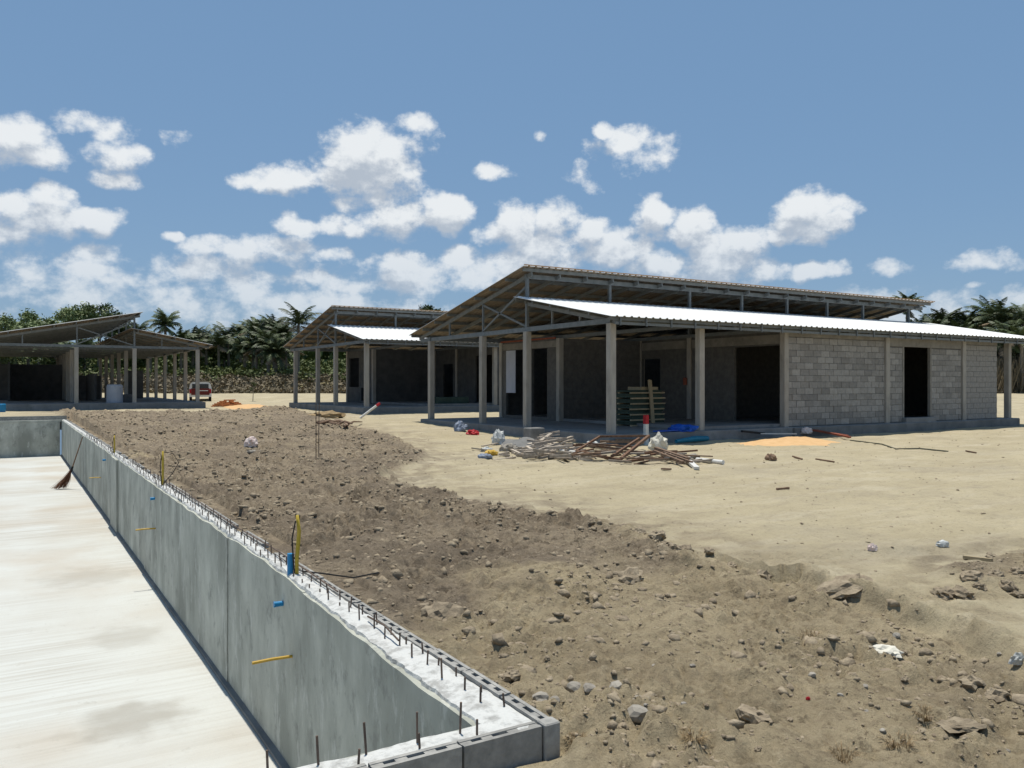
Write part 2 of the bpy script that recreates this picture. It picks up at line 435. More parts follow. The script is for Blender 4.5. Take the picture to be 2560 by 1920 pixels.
M['green_board'] = mat('green_board', (.03, .05, .037), (.05, .075, .055), 3, .7, rand=.2)
M['tank'] = mat('grey_tank', (.34, .37, .42), (.4, .42, .46), 3, .6)
M['car_white'] = mat('white_car_paint', (.72, .72, .70), None, rough=.25, spec=.5)
M['car_red'] = mat('red_tailgate', (.12, .015, .012), (.16, .02, .015), 4, .4)
M['glass_dark'] = mat('dark_window_glass', (.02, .025, .03), None, rough=.1, spec=.5)
M['hose'] = mat('dark_hose', (.05, .06, .04), (.10, .10, .07), 6, .8)

def pool_floor_mat():
    m = mat('pool_floor_concrete', (.555, .562, .53), (.50, .487, .44), .55, .95, .004, 30, c3=(.475, .435, .37), scale3=.45, contrast=(.42, .75))
    t = m.node_tree; b = t.nodes['Principled BSDF']
    src = b.inputs['Base Color'].links[0].from_socket
    geo = [n for n in t.nodes if n.type == 'NEW_GEOMETRY'][0]
    # broom strokes across the pool, left when the screed was finished
    mp = nnew(t, 'ShaderNodeVectorMath', operation='MULTIPLY'); mp.inputs[1].default_value = (.5, 15.0, 1)
    t.links.new(geo.outputs['Position'], mp.inputs[0])
    nz = t.nodes.new('ShaderNodeTexNoise'); nz.inputs['Scale'].default_value = 1.0; nz.inputs['Detail'].default_value = 5; nz.inputs['Distortion'].default_value = .4
    t.links.new(mp.outputs[0], nz.inputs['Vector'])
    mr = t.nodes.new('ShaderNodeMapRange'); mr.inputs['From Min'].default_value = .36; mr.inputs['From Max'].default_value = .6
    mr.inputs['To Min'].default_value = 1.0; mr.inputs['To Max'].default_value = 0
    t.links.new(nz.outputs['Fac'], mr.inputs['Value'])
    # strokes are strong only in patches
    n2 = t.nodes.new('ShaderNodeTexNoise'); n2.inputs['Scale'].default_value = .35; n2.inputs['Detail'].default_value = 2
    t.links.new(geo.outputs['Position'], n2.inputs['Vector'])
    m2 = t.nodes.new('ShaderNodeMapRange'); m2.inputs['From Min'].default_value = .40; m2.inputs['From Max'].default_value = .62; m2.inputs['To Min'].default_value = .06; m2.inputs['To Max'].default_value = .55
    t.links.new(n2.outputs['Fac'], m2.inputs['Value'])
    mu = nnew(t, 'ShaderNodeMath', operation='MULTIPLY'); t.links.new(mr.outputs[0], mu.inputs[0]); t.links.new(m2.outputs[0], mu.inputs[1])
    mx = nnew(t, 'ShaderNodeMix', data_type='RGBA'); mx.inputs['B'].default_value = (.36, .325, .27, 1)
    t.links.new(mu.outputs[0], mx.inputs['Factor']); t.links.new(src, mx.inputs['A'])
    # dried mud stains
    last = mx.outputs['Result']
    for (sx, sy, rx, ry, a) in ((.95, 8.1, .55, .5, .62), (.95, 6.05, .35, .22, .45), (1.0, 14.5, .7, .8, .35), (1.2, 10.8, .5, .5, .35)):
        v = nnew(t, 'ShaderNodeVectorMath', operation='MULTIPLY_ADD'); v.inputs[1].default_value = (1 / rx, 1 / ry, 0); v.inputs[2].default_value = (-sx / rx, -sy / ry, 0)
        t.links.new(geo.outputs['Position'], v.inputs[0])
        ln = nnew(t, 'ShaderNodeVectorMath', operation='LENGTH'); t.links.new(v.outputs[0], ln.inputs[0])
        n3 = t.nodes.new('ShaderNodeTexNoise'); n3.inputs['Scale'].default_value = 3.5; n3.inputs['Detail'].default_value = 5
        t.links.new(geo.outputs['Position'], n3.inputs['Vector'])
        ad = nnew(t, 'ShaderNodeMath', operation='MULTIPLY_ADD'); ad.inputs[1].default_value = 1.6; ad.inputs[2].default_value = -.8
        t.links.new(n3.outputs['Fac'], ad.inputs[0])
        sm = nnew(t, 'ShaderNodeMath', operation='ADD'); t.links.new(ln.outputs['Value'], sm.inputs[0]); t.links.new(ad.outputs[0], sm.inputs[1])
        r3 = nnew(t, 'ShaderNodeMapRange', interpolation_type='SMOOTHSTEP'); r3.inputs['From Min'].default_value = .3; r3.inputs['From Max'].default_value = 1.2
        r3.inputs['To Min'].default_value = a; r3.inputs['To Max'].default_value = 0
        t.links.new(sm.outputs[0], r3.inputs['Value'])
        x3 = nnew(t, 'ShaderNodeMix', data_type='RGBA'); x3.inputs['B'].default_value = (.30, .275, .23, 1)
        t.links.new(r3.outputs[0], x3.inputs['Factor']); t.links.new(last, x3.inputs['A']); last = x3.outputs['Result']
    t.links.new(last, b.inputs['Base Color'])
    return m
def stain(mt, sc, lo, hi, amt, colr, stretch=(1, 1, 1), detail=8):
    t = mt.node_tree; b = t.nodes['Principled BSDF']; src = b.inputs['Base Color'].links[0].from_socket
    geo = t.nodes.new('ShaderNodeNewGeometry')
    v = nnew(t, 'ShaderNodeVectorMath', operation='MULTIPLY'); v.inputs[1].default_value = stretch; t.links.new(geo.outputs['Position'], v.inputs[0])
    n = t.nodes.new('ShaderNodeTexNoise'); n.inputs['Scale'].default_value = sc; n.inputs['Detail'].default_value = detail; n.inputs['Roughness'].default_value = .72
    t.links.new(v.outputs[0], n.inputs['Vector'])
    q = t.nodes.new('ShaderNodeMapRange'); q.inputs['From Min'].default_value = lo; q.inputs['From Max'].default_value = hi; q.inputs['To Max'].default_value = amt
    t.links.new(n.outputs['Fac'], q.inputs['Value'])
    x = nnew(t, 'ShaderNodeMix', data_type='RGBA'); x.inputs['B'].default_value = (*colr, 1)
    t.links.new(q.outputs[0], x.inputs['Factor']); t.links.new(src, x.inputs['A']); t.links.new(x.outputs['Result'], b.inputs['Base Color'])
stain(M['pool_wall'], 3.2, .54, .64, .65, (.22, .222, .195), (1, 1, .8))
stain(M['pool_wall'], 5.0, .56, .62, .5, (.60, .60, .54), (1, 1, .35))
stain(M['pool_wall'], 14., .60, .70, .5, (.19, .185, .165), (1, 1, .5))
stain(M['column'], 3.0, .55, .68, .5, (.20, .185, .16), (1, 1, .3))
stain(M['slab'], 2.0, .52, .66, .6, (.13, .13, .125))
stain(M['plaster'], 4.0, .55, .66, .5, (.14, .132, .116))
M['pool_floor'] = pool_floor_mat()
stain(M['pool_floor'], 6.0, .60, .70, .35, (.33, .31, .265))
stain(M['pool_floor'], 30., .62, .70, .4, (.28, .26, .22))

def ground_mat():
    m = bpy.data.materials.new('site_ground'); m.use_nodes = True
    t = m.node_tree; b = t.nodes['Principled BSDF']; b.inputs['Roughness'].default_value = .97; b.inputs['Specular IOR Level'].default_value = .15
    geo = t.nodes.new('ShaderNodeNewGeometry'); P = geo.outputs['Position']
    def noise(sc, det=5, ro=.6, vec=P):
        n = t.nodes.new('ShaderNodeTexNoise'); n.inputs['Scale'].default_value = sc; n.inputs['Detail'].default_value = det; n.inputs['Roughness'].default_value = ro
        t.links.new(vec, n.inputs['Vector']); return n.outputs['Fac']
    def ramp(v, a, bb, lo=0., hi=1.):
        r = t.nodes.new('ShaderNodeMapRange'); r.inputs['From Min'].default_value = a; r.inputs['From Max'].default_value = bb
        r.inputs['To Min'].default_value = lo; r.inputs['To Max'].default_value = hi
        t.links.new(v, r.inputs['Value']); return r.outputs[0]
    def mix(f, A, B):
        x = nnew(t, 'ShaderNodeMix', data_type='RGBA')
        t.links.new(f, x.inputs['Factor'])
        for k, q in (('A', A), ('B', B)):
            if isinstance(q, tuple): x.inputs[k].default_value = (*q, 1)
            else: t.links.new(q, x.inputs[k])
        return x.outputs['Result']
    def attr(n):
        a = t.nodes.new('ShaderNodeAttribute'); a.attribute_name = n; return a.outputs['Fac']
    st = nnew(t, 'ShaderNodeVectorMath', operation='MULTIPLY'); st.inputs[1].default_value = (.35, 1.2, 1); t.links.new(P, st.inputs[0])
    sand = mix(ramp(noise(.55, 6), .35, .68), (.475, .408, .272), (.39, .33, .216))
    sand = mix(ramp(noise(2.2, 6, .7, st.outputs[0]), .52, .72, 0, .6), sand, (.30, .252, .18))
    sand = mix(ramp(noise(9, 6, .75), .56, .72, 0, .6), sand, (.29, .24, .165))
    sand = mix(ramp(noise(1.3, 6, .7, st.outputs[0]), .50, .62, 0, .5), sand, (.52, .455, .33))
    sand = mix(ramp(noise(.30, 5, .7), .50, .66, 0, .55), sand, (.335, .29, .215))
    sand = mix(ramp(noise(22, 5, .8), .54, .68, 0, .6), sand, (.24, .20, .135))
    sand = mix(ramp(noise(4, 6, .75), .54, .66, 0, .5), sand, (.31, .262, .182))
    soil = mix(ramp(noise(.8, 6), .36, .64), (.245, .193, .134), (.345, .278, .192))
    soil = mix(ramp(noise(5.5, 6, .7), .48, .70, 0, .75), soil, (.155, .122, .088))
    soil = mix(ramp(noise(10, 6, .78), .50, .62, 0, .8), soil, (.105, .08, .055))
    soil = mix(ramp(noise(16, 5, .78), .55, .66, 0, .75), soil, (.46, .385, .28))
    tan = mix(ramp(noise(1.1, 6), .36, .64), (.47, .385, .25), (.36, .29, .185))
    tan = mix(ramp(noise(13, 6, .78), .53, .63, 0, .65), tan, (.14, .108, .07))
    tan = mix(ramp(noise(9, 6, .75), .56, .68, 0, .6), tan, (.56, .47, .32))
    tan = mix(ramp(noise(7, 6, .7), .5, .72, 0, .7), tan, (.235, .185, .122))
    soil = mix(ramp(noise(.45, 4), .47, .62, 0, .5), soil, (.168, .135, .102))
    soil = mix(attr('tan'), soil, tan)
    c = mix(attr('soil'), sand, soil)
    # the far bank: bare earth, then green growth
    bank = mix(ramp(noise(.12, 6), .4, .6), (.25, .20, .125), (.17, .15, .07))
    c = mix(attr('bank'), c, bank)
    grass = mix(ramp(noise(.09, 6), .4, .6), (.10, .13, .03), (.14, .15, .05))
    c = mix(attr('grass'), c, grass)
    t.links.new(c, b.inputs['Base Color'])
    # fine relief
    bp = t.nodes.new('ShaderNodeBump'); bp.inputs['Distance'].default_value = .07
    h1 = noise(9, 9, .72)
    t.links.new(h1, bp.inputs['Height'])
    t.links.new(ramp(attr('soil'), 0, 1, .5, 1.0), bp.inputs['Strength'])
    b2 = t.nodes.new('ShaderNodeBump'); b2.inputs['Distance'].default_value = .02; b2.inputs['Strength'].default_value = .8
    t.links.new(noise(48, 6, .75), b2.inputs['Height']); t.links.new(bp.outputs[0], b2.inputs['Normal'])
    t.links.new(b2.outputs[0], b.inputs['Normal'])
    return m
M['ground'] = ground_mat()

# ------------------------------------------------------------------ ground
POOL_X0, POOL_X1, POOL_Y0, POOL_Y1 = -10.4, 1.80, 3.22, 39.6     # inside faces
WALL_OUT = 2.07                                                    # outside of the block skin
WALL_TOP = 0.15
FLOOR_Z = -1.38

# edge between churned soil (pool side) and trodden sand, read off the photo
EDGE_PX = [(700, 1030), (791, 1054), (860, 1076), (961, 1087), (1030, 1116), (1088, 1152), (987, 1177), (1005, 1202), (1041, 1229), (1117, 1231), (1193, 1258), (1305, 1278),
           (1360, 1289), (1529, 1312), (1640, 1345), (1730, 1380), (1830, 1400), (1917, 1424), (2017, 1430), (2090, 1462), (2171, 1497), (2240, 1518), (2315, 1537), (2449, 1592), (2600, 1660), (2900, 1780)]
EDGE = np.array([gp(*p) for p in EDGE_PX])
SOIL_POLY = np.array(list(EDGE) + [(7.0, -1.0), (7.0, -3.5), (1.9, -3.5), (1.9, 46.0), (8.0, 42.0)])

def poly_sd(X, Y, P):
    """signed distance to polygon P, positive inside"""
    d = np.full(X.shape, 1e9); ins = np.zeros(X.shape, bool)
    n = len(P)
    for i in range(n):
        a, b = P[i], P[(i + 1) % n]
        ex, ey = b - a
        px, py = X - a[0], Y - a[1]
        tt = np.clip((px * ex + py * ey) / (ex * ex + ey * ey + 1e-12), 0, 1)
        d = np.minimum(d, np.hypot(px - ex * tt, py - ey * tt))
        cond = ((a[1] > Y) != (b[1] > Y)) & (X < (b[0] - a[0]) * (Y - a[1]) / (b[1] - a[1] + 1e-12) + a[0])
        ins ^= cond
    return np.where(ins, d, -d)
def line_d(X, Y, P):
    d = np.full(X.shape, 1e9)
    for i in range(len(P) - 1):
        a, b = P[i], P[i + 1]; ex, ey = b - a
        tt = np.clip(((X - a[0]) * ex + (Y - a[1]) * ey) / (ex * ex + ey * ey), 0, 1)
        d = np.minimum(d, np.hypot(X - a[0] - ex * tt, Y - a[1] - ey * tt))
    return d
SCARP = EDGE[18:]

def terrain(X, Y):
    q = S * X + C * Y
    sd = poly_sd(X, Y, SOIL_POLY)
    wob = fbm(X * 1.3, Y * 1.3, 4) * .35 + fbm(X * .35, Y * .35, 2) * .3
    patch = .7 - np.hypot((X - 7.3) / 1.3, (Y - 3.75) / .75)          # second churned patch on the sand
    sd0 = sd
    sd = np.maximum(sd, patch * 1.2)
    pm = sstep(0, .3, patch) * (sd0 < 0)
    soil = sstep(-.12, .22, sd + wob * sstep(0, .5, np.abs(sd) + .25))
    z = .27 * sstep(19, 36, Y) + .05 * fbm(X * .25, Y * .25, 3) + .012 * fbm(X * 1.7, Y * 1.7, 3)
    far = sstep(62, 73, q)
    z = z + .55 * far + 1.5 * sstep(73, 88, q + 3 * fbm(X * .06, Y * .06, 2)) + 1.7 * sstep(88, 112, q)
    near = 1 - sstep(14, 40, q)
    lump = (billow(X * 1.3, Y * 1.3, 2) - .25) * .20 + (billow(X * 4.0 + .6 * gnoise(X * 3, Y * 3), Y * 4.0, 4, .55) - .33) * (.15 + .03 * near) * (.45 + .9 * sstep(-.35, .4, fbm(X * .8 + 5, Y * .8, 2))) + (billow(X * 11, Y * 11, 3, .6) - .3) * .06 * near * sstep(-.3, .3, fbm(X * 1.7, Y * 1.7, 2)) + fbm(X * 15, Y * 15, 2) * .022 * near
    # heaped lip along the edge of the dug soil
    lip = np.exp(-((sd - .25) / .3) ** 2) * .10 * (.6 + 1.2 * np.clip(gnoise(X * 1.1 + 9, Y * 1.1), -.5, .8))
    foreg = sstep(7.5, 4.5, np.hypot(X - 4.5, Y - 2.0))
    z = z + soil * (.03 + lump * (1 - .35 * foreg) + lip) * (1 - .45 * pm)
    rut = 0
    for (a, b, off) in ((.35, .94, 6.0), (.35, .94, 7.6), (-.25, .97, 11.5), (-.25, .97, 13.1)):
        u = X * a + Y * b + .5 * np.sin(X * .25) + .15 * fbm(X * .6, Y * .6, 2)
        rut = rut + np.exp(-((u - off) / .13) ** 2) - .5 * np.exp(-((np.abs(u - off) - .25) / .09) ** 2)
    z = z + (1 - soil) * (fbm(X * 4, Y * 4, 4) * .020 + .04 * np.maximum(0, gnoise(X * .9, Y * 1.7)) + (billow(X * 7, Y * 7, 3) - .3) * .022 * sstep(.0, .5, fbm(X * .6 + 4, Y * .6, 3) + .15) - .04 * rut)
    # small step in the ground: sand above, foreground soil below
    ds = line_d(X, Y, SCARP)
    dn = np.where(sd0 > 0, ds, -ds) + .13 * fbm(X * 2.3, Y * 2.3, 3)
    z = z - .20 * sstep(-.02, .17, dn) * np.exp(-np.maximum(dn, 0) / 1.1) * sstep(9.5, 7.0, q) + (.05 + (billow(X * 5, Y * 5, 4, .55) - .35) * .09) * np.exp(-np.abs(dn) / .3) * sstep(9.5, 7.0, q)
    # soil banked against the pool wall, lower at the near corner
    dw = np.clip(X - WALL_OUT, 0, 99)
    z = z + np.where((Y > 3) & (Y < 40), np.exp(-dw / .5) * (.10 * sstep(3.6, 7, Y) - .06 * sstep(4.6, 3.0, Y)), 0)
    z = np.where((X < 2.3) & (Y > 2.6) & (Y < 40.2), np.minimum(z, .11), z)
    return z, soil, q, sd

def grow(x0, x1, s0, g):
    out = [x0]; s = s0
    while out[-1] < x1:
        out.append(out[-1] + s); s *= (1 + g)
    return out
def lin(a, b, s):
    return list(np.arange(a, b, s))
def make_ground():
    xs = [-2600, -1500, -900, -500, -300, -200, -150, -115, -90, -70, -55, -45, -36, -30, -25, -21, -18, -15, -13, -11, -9.5, -8, -7, -6, -5, -4.2, -3.5, -2.9, -2.3, -1.7, -1.2, -.7, -.2, .2, .6, 1.0, 1.3, 1.6, 1.85]
    xs += lin(2.04, 6.6, .024); xs += grow(6.6, 14, .026, .008)[1:]; xs += grow(xs[-1], 62, .12, .02)[1:]; xs += grow(xs[-1], 150, 1.2, .05)[1:]; xs += grow(xs[-1], 2600, 8, .35)[1:]
    ys = [-2600, -1200, -500, -220, -110, -60, -35, -20, -12, -8, -5, -3.2, -2, -1.2, -.6, -.1, .3, .6, .9, 1.15, 1.35]
    ys += lin(1.5, 3.04, .03); ys += lin(3.04, 7.2, .025); ys += grow(7.2, 39.7, .026, .0085)[1:-1]; ys += [39.74]
    ys += grow(39.74, 62, .42, .02)[1:]; ys += grow(ys[-1], 150, .9, .03)[1:]; ys += grow(ys[-1], 2600, 6, .3)[1:]
    xs, ys = np.array(xs), np.array(ys)
    X, Y = np.meshgrid(xs, ys)
    z, soil, q, sd = terrain(X, Y)
    nx, ny = len(xs), len(ys)
    idx = np.arange(nx * ny).reshape(ny, nx)
    F = np.stack([idx[:-1, :-1], idx[:-1, 1:], idx[1:, 1:], idx[1:, :-1]], -1).reshape(-1, 4)
    cx = (X[:-1, :-1] + X[1:, 1:]).ravel() / 2; cy = (Y[:-1, :-1] + Y[1:, 1:]).ravel() / 2
    hole = (cx < 2.04) & (cx > -10.7) & (cy > 3.04) & (cy < 39.74)
    F = F[~hole]
    bank = sstep(71, 76, q + 2 * fbm(X * .2, Y * .2, 2)); grass = sstep(84, 92, q + 5 * fbm(X * .05, Y * .05, 2))
    tan = sstep(-.2, .3, .55 * (sstep(5.6, 2.6, np.hypot((X - 4.6) * .9, Y - 2.0)) * 2 - 1) + fbm(X * .6, Y * .6, 4) * 1.0)
    V = np.stack([X.ravel(), Y.ravel(), z.ravel()], -1)
    fr = .6 * sstep(-1.8, -.05, sd + .9 * fbm(X * .8 + 3, Y * .8, 4)) * sstep(-.2, .35, fbm(X * 2.4, Y * 2.4, 4) + .12) * (q < 40)
    soil = np.maximum(soil, fr)
    me = np_mesh('ground', V, F, M['ground'], True, dict(soil=soil.ravel(), bank=bank.ravel(), grass=grass.ravel(), tan=tan.ravel()))
    o = place('ground', me); o['kind'] = 'structure'
    return o
make_ground()
def gz(x, y):
    return float(terrain(np.array([float(x)]), np.array([float(y)]))[0][0])
def gpz(x, y):
    """as gp, on the relief of the ground"""
    z = 0.0
    for i in range(4):
        X, Y = gp(x, y, z); z = .5 * z + .5 * gz(X, Y)
    X, Y = gp(x, y, z)
    return X, Y, gz(X, Y)

# ------------------------------------------------------------------ pool
def face_x(y):
    return 1.765 + .095 * float(sstep(3.3, 7.0, np.array([y]))[0])
def make_pool():
    fl = MB(); fl.box(POOL_X0 - .3, POOL_X1 + .3, POOL_Y0 - .3, POOL_Y1 + .3, FLOOR_Z - .25, FLOOR_Z)
    o = fl.build('pool_floor', M['pool_floor']); o['kind'] = 'structure'
    root = tag(empty('pool_wall', (WALL_OUT, 3.0, 0)), 'unfinished grey concrete pool wall with white rough top and starter bars', 'wall')
    def ch(name, mb, m, **kw):
        ob = mb.build(name, m, None, **kw)
        ob.parent = root; ob.matrix_parent_inverse = Matrix.Translation((-WALL_OUT, -3.0, 0))
        return ob
    # cast wall bays between the joints of the formwork
    joints = [3.03, 5.98, 8.5, 14.5, 18.3, 19.5, 27.5, 33.5, 39.62]
    offs = [0.0, .006, -.004, .008, -.03, .004, -.006, .006]
    for i in range(len(joints) - 1):
        y0, y1 = joints[i] + .008, joints[i + 1] - .008
        n = max(3, int((y1 - y0) / .12)); m = MB()
        vs = []; fs = []
        yy = np.linspace(y0, y1, n)
        prof_z = [FLOOR_Z - .05, -1.0, -.6, -.2, .10]
        for y in yy:
            top = .115 + .03 * float(gnoise(np.array([y * 2.3]), np.array([4.2]))[0])
            for k, zz in enumerate(prof_z):
                xx = face_x(y) + offs[i] + .006 * float(gnoise(np.array([y * .9]), np.array([zz * 1.7 + 2]))[0])
                vs.append((xx, y, zz if k < 4 else top))
            vs.append((1.99, y, top)); vs.append((1.99, y, FLOOR_Z - .05))
        k = len(prof_z) + 2
        for a in range(n - 1):
            for j in range(k - 1):
                fs.append((a * k + j, a * k + j + 1, (a + 1) * k + j + 1, (a + 1) * k + j))
        fs.append(tuple(range(k - 1, -1, -1))); fs.append(tuple((n - 1) * k + j for j in range(k)))
        m.add(vs, fs); ch('wall_bay', m, M['pool_wall'])
    # dark joint backing
    m = MB(); m.box(1.885, 1.98, 3.05, 39.6, FLOOR_Z, .02); ch('joint_fill', m, M['mortar'])
    # cove at the foot of the wall
    m = MB()
    n = 90; vs = []; fs = []
    for i, y in enumerate(np.linspace(3.1, 39.6, n)):
        e = .012 * float(gnoise(np.array([y * 1.3]), np.array([.5]))[0])
        fx = face_x(y); vs += [(fx - .04 - e, y, FLOOR_Z + .004), (fx - .036 - e, y, FLOOR_Z + .03), (fx + .02, y, FLOOR_Z + .05)]
    for i in range(n - 1):
        for j in range(2): fs.append((i * 3 + j, i * 3 + 3 + j, i * 3 + 4 + j, i * 3 + 1 + j))
    m.add(vs, fs); ch('wall_foot', m, M['plinth'])
    # crown of rough white concrete along the top: uneven inner lip
    ys = np.concatenate([np.arange(3.02, 12, .035), np.arange(12, 39.6, .12)])
    m = MB(); vs = []; fs = []
    def g1(a, b): return float(gnoise(np.array([a]), np.array([b]))[0])
    for y in ys:
        inn = face_x(y) + .008 + abs(.045 * g1(y * 1.7, 1.2) + .030 * g1(y * 6, 3.3) + .016 * g1(y * 19, 6.3))
        h = WALL_TOP - .012 + .012 * g1(y * 2.5, 8.1)
        vs += [(inn + .012, y, .07), (inn + .004, y, h - .035 + .012 * g1(y * 5, 2.)), (inn + .012, y, h - .006),
               (1.90 + .02 * g1(y * 3, 7.), y, h + .010 + .012 * g1(y * 8, 6.)), (1.96, y, h + .006 + .014 * g1(y * 9, 1.)), (2.005, y, h - .004 + .014 * g1(y * 11, 4.))]
    k = 6
    for a in range(len(ys) - 1):
        for j in range(k - 1): fs.append((a * k + j, a * k + j + 1, (a + 1) * k + j + 1, (a + 1) * k + j))
    m.add(vs, fs); ch('concrete_crown', m, M['crown'])
    # near wall: body, crown
    m = MB(); m.box(-10.4, 1.80, 3.06, POOL_Y0, FLOOR_Z, .12); ch('wall_bay', m, M['pool_wall'])
    xs = np.arange(-4.0, 2.0, .035); m = MB(); vs = []; fs = []
    for x in xs:
        e = POOL_Y0 - .008 - abs(.03 * g1(x * 2.1, 21.) + .02 * g1(x * 8, 13.) + .01 * g1(x * 20, 15.))
        h = WALL_TOP - .012 + .012 * g1(x * 2.5, 28.)
        vs += [(x, e + .01, .0), (x, e, h - .03), (x, e - .02, h), (x, 3.13, h + .006 + .012 * g1(x * 8, 16.)), (x, 3.065, h - .004 + .012 * g1(x * 10, 17.))]
    k = 5
    for a in range(len(xs) - 1):
        for j in range(k - 1): fs.append((a * k + j, (a + 1) * k + j, (a + 1) * k + j + 1, a * k + j + 1))
    m.add(vs, fs); ch('concrete_crown', m, M['crown'])
    # far wall and its top
    m = MB(); m.box(-10.4, 1.80, POOL_Y1, POOL_Y1 + .2, FLOOR_Z - .1, .05); ch('wall_bay', m, M['pool_wall'])
    m = MB(); m.box(-10.4, 2.0, POOL_Y1 - .015, POOL_Y1 + .22, .053, .13); ch('concrete_crown', m, M['pool_wall'])
    m = MB(); m.box(-10.4, WALL_OUT, POOL_Y1 + .225, POOL_Y1 + .32, -.3, .30); ch('block_skin', m, M['hollow'])
    # left wall, out of frame
    m = MB(); m.box(-10.7, -10.4, 3.06, 39.8, FLOOR_Z, .1); ch('wall_bay', m, M['pool_wall'])
    # hollow concrete blocks laid as the outer skin, open cells upwards
    def hollow(L, T, H):
        b = MB(); w = .021
        b.box(0, L, 0, w, 0, H); b.box(0, L, T - w, T, 0, H)
        xs_ = [0, L * .333 - .026, L * .667 - .026, L - .052]
        for x in xs_: b.box(x, x + .052, w, T - w, 0, H - .003)
        b.box(.052, L - .052, w, T - w, 0, H * .75)
        return b.mesh('hollow_block', M['hollow'])
    hb = hollow(.385, .068, .19)
    y = 3.0; i = 0
    while y < 39.4:
        dz = random.uniform(-.008, .008)
        if y > 6.5 and random.random() < .12: dz -= .05
        ob = place('hollow_block', hb, root, (2.075 - WALL_OUT, y - 3.0 + .004, WALL_TOP - .19 + dz), (0, 0, R(90) + random.uniform(-.012, .012)))
        y += .397
    x = 1.99
    while x > -1.2:
        for c in (0, 1):
            off = 0 if c == 0 else -.2
            place('hollow_block', hb, root, (x - .385 - WALL_OUT + off, -.002 + random.uniform(-.003, .003), WALL_TOP - .19 - c * .2 + random.uniform(-.004, .004)), (random.uniform(-.01, .01), 0, random.uniform(-.008, .008)))
        x -= .397
    # upright corner block
    m = MB(); m.cbox(2.0, 2.082, 2.988, 3.06, -.5, WALL_TOP + .005, .006); ch('corner_block', m, M['hollow'])
    m = MB(); m.box(1.985, 2.06, 3.06, 39.7, -.6, -.035); ch('block_skin', m, M['plinth'])
    m = MB(); m.box(-10.4, 1.985, 3.005, 3.06, -.8, -.24); ch('block_skin', m, M['plinth'])
    # starter bars
    rb = MB(); rb.tube([(0, 0, -.05), (0, 0, .5), (0, 0, 1.0)], .0052, 6)
    rbm = rb.mesh('rebar', M['rebar'])
    def bar(x, y, h, lx=0., ly=0.):
        place('rebar', rbm, root, (x - WALL_OUT, y - 3.0, WALL_TOP - .03), (lx, ly, random.random() * 6), (1, 1, h))
    y = 3.36; k = 0
    while y < 27:
        comb = 7.0 < y < 14
        h = random.uniform(.09, .135) if y < 5 else random.uniform(.05, .11)
        if 5.2 < y < 6.3 and random.random() < .45: h = .05
        bar(1.90 + random.uniform(-.012, .012), y + random.uniform(-.02, .02), h, random.uniform(-.05, .05), random.uniform(-.06, .06))
        y += .2
    y = 3.3
    while y < 17:
        bar(1.965 + random.uniform(-.01, .01), y + random.uniform(-.03, .03), random.uniform(.06, .10) if y < 7 else random.uniform(.08, .15), random.uniform(-.10, .10), random.uniform(-.12, .12))
        y += .22
    for x, h in ((1.66, .155), (1.46, .15), (1.24, .15), (1.04, .14), (.84, .13)): bar(x, 3.15 + random.uniform(-.015, .015), h, random.uniform(-.06, .06), random.uniform(-.06, .06))
    for x in (1.72, 1.45, 1.18): bar(x, 3.10, .08, random.uniform(-.1, .1), .05)
    # two loose bars lying along the crown
    for (y0, y1, x0, x1) in ((4.35, 4.9, 1.90, 1.93), (8.5, 13.5, 1.985, 1.99), (5.6, 8.7, 1.98, 1.985)):
        m = MB(); m.tube([(x0, y0, WALL_TOP + .03), ((x0 + x1) / 2 + .01, (y0 + y1) / 2, WALL_TOP + .045), (x1, y1, WALL_TOP + .03)], .006, 6); ch('loose_bar', m, M['rebar'])
    # pipe ends cast into the wall
    def px_wall(x, X=POOL_X1):
        t = (x - 1280) / FPX
        return X * (C - t * S) / (S + t * C)
    for (x, y) in ((688, 1511), (377, 1247), (257, 1150)):
        yy = px_wall(x); d = S * POOL_X1 + C * yy; zz = CAM_Z - (y - 960) / FPX * d
        m = MB(); fx = face_x(yy); m.tube([(fx + .03, yy, zz), (fx - .06, yy, zz)], .021, 14); m.tube([(fx - .058, yy, zz), (fx - .068, yy, zz)], .0235, 14)
        ch('pipe_stub', m, M['blue_pvc'], smooth=False)
    for (x, y, l) in ((712, 1644, .30), (379, 1322, .28), (245, 1194, .25)):
        yy = px_wall(x); d = S * POOL_X1 + C * yy; zz = CAM_Z - (y - 960) / FPX * d
        m = MB(); fx = face_x(yy); m.tube([(fx + .03, yy, zz), (fx - l * .5, yy - .004, zz + .006), (fx - l, yy - .01, zz + .004)], .0115, 10); ch('conduit', m, M['yellow_pvc'])
    # upright conduits with a black cable
    def conduit(x, y, h, bend, m_):
        X = 1.94; t = (x - 1280) / FPX; yy = X * (C - t * S) / (S + t * C)
        z0 = WALL_TOP
        b = MB(); b.tube([(X, yy, z0 - .1), (X, yy, z0 + h * .25), (X + bend * .6, yy, z0 + h * .5), (X + bend, yy, z0 + h * .72), (X + bend * .2, yy, z0 + h)], [.016, .016, .017, .016, .012], 10)
        o1 = ch('conduit', b, m_, smooth=True)
        c = MB(); c.tube([(X - .02, yy, z0), (X - .03, yy, z0 + h * .3), (X - .035, yy + .01, z0 + h * .6), (X - .01, yy, z0 + h * .9)], .006, 6)
        ch('cable', c, M['black'])
        return X, yy
    X, yy = conduit(742, 1430, .46, .018, M['olive_pvc'])
    c = MB(); c.tube([(1.97, yy - .05, .17), (2.05, yy - .25, .185), (2.3, yy - .3, .13), (2.55, yy - .2, .12)], .006, 6); ch('cable', c, M['black'])
    m = MB(); m.tube([(1.905, yy + .05, .1), (1.905, yy + .05, .30)], .027, 12); ch('pipe_stub', m, M['blue_pvc'])
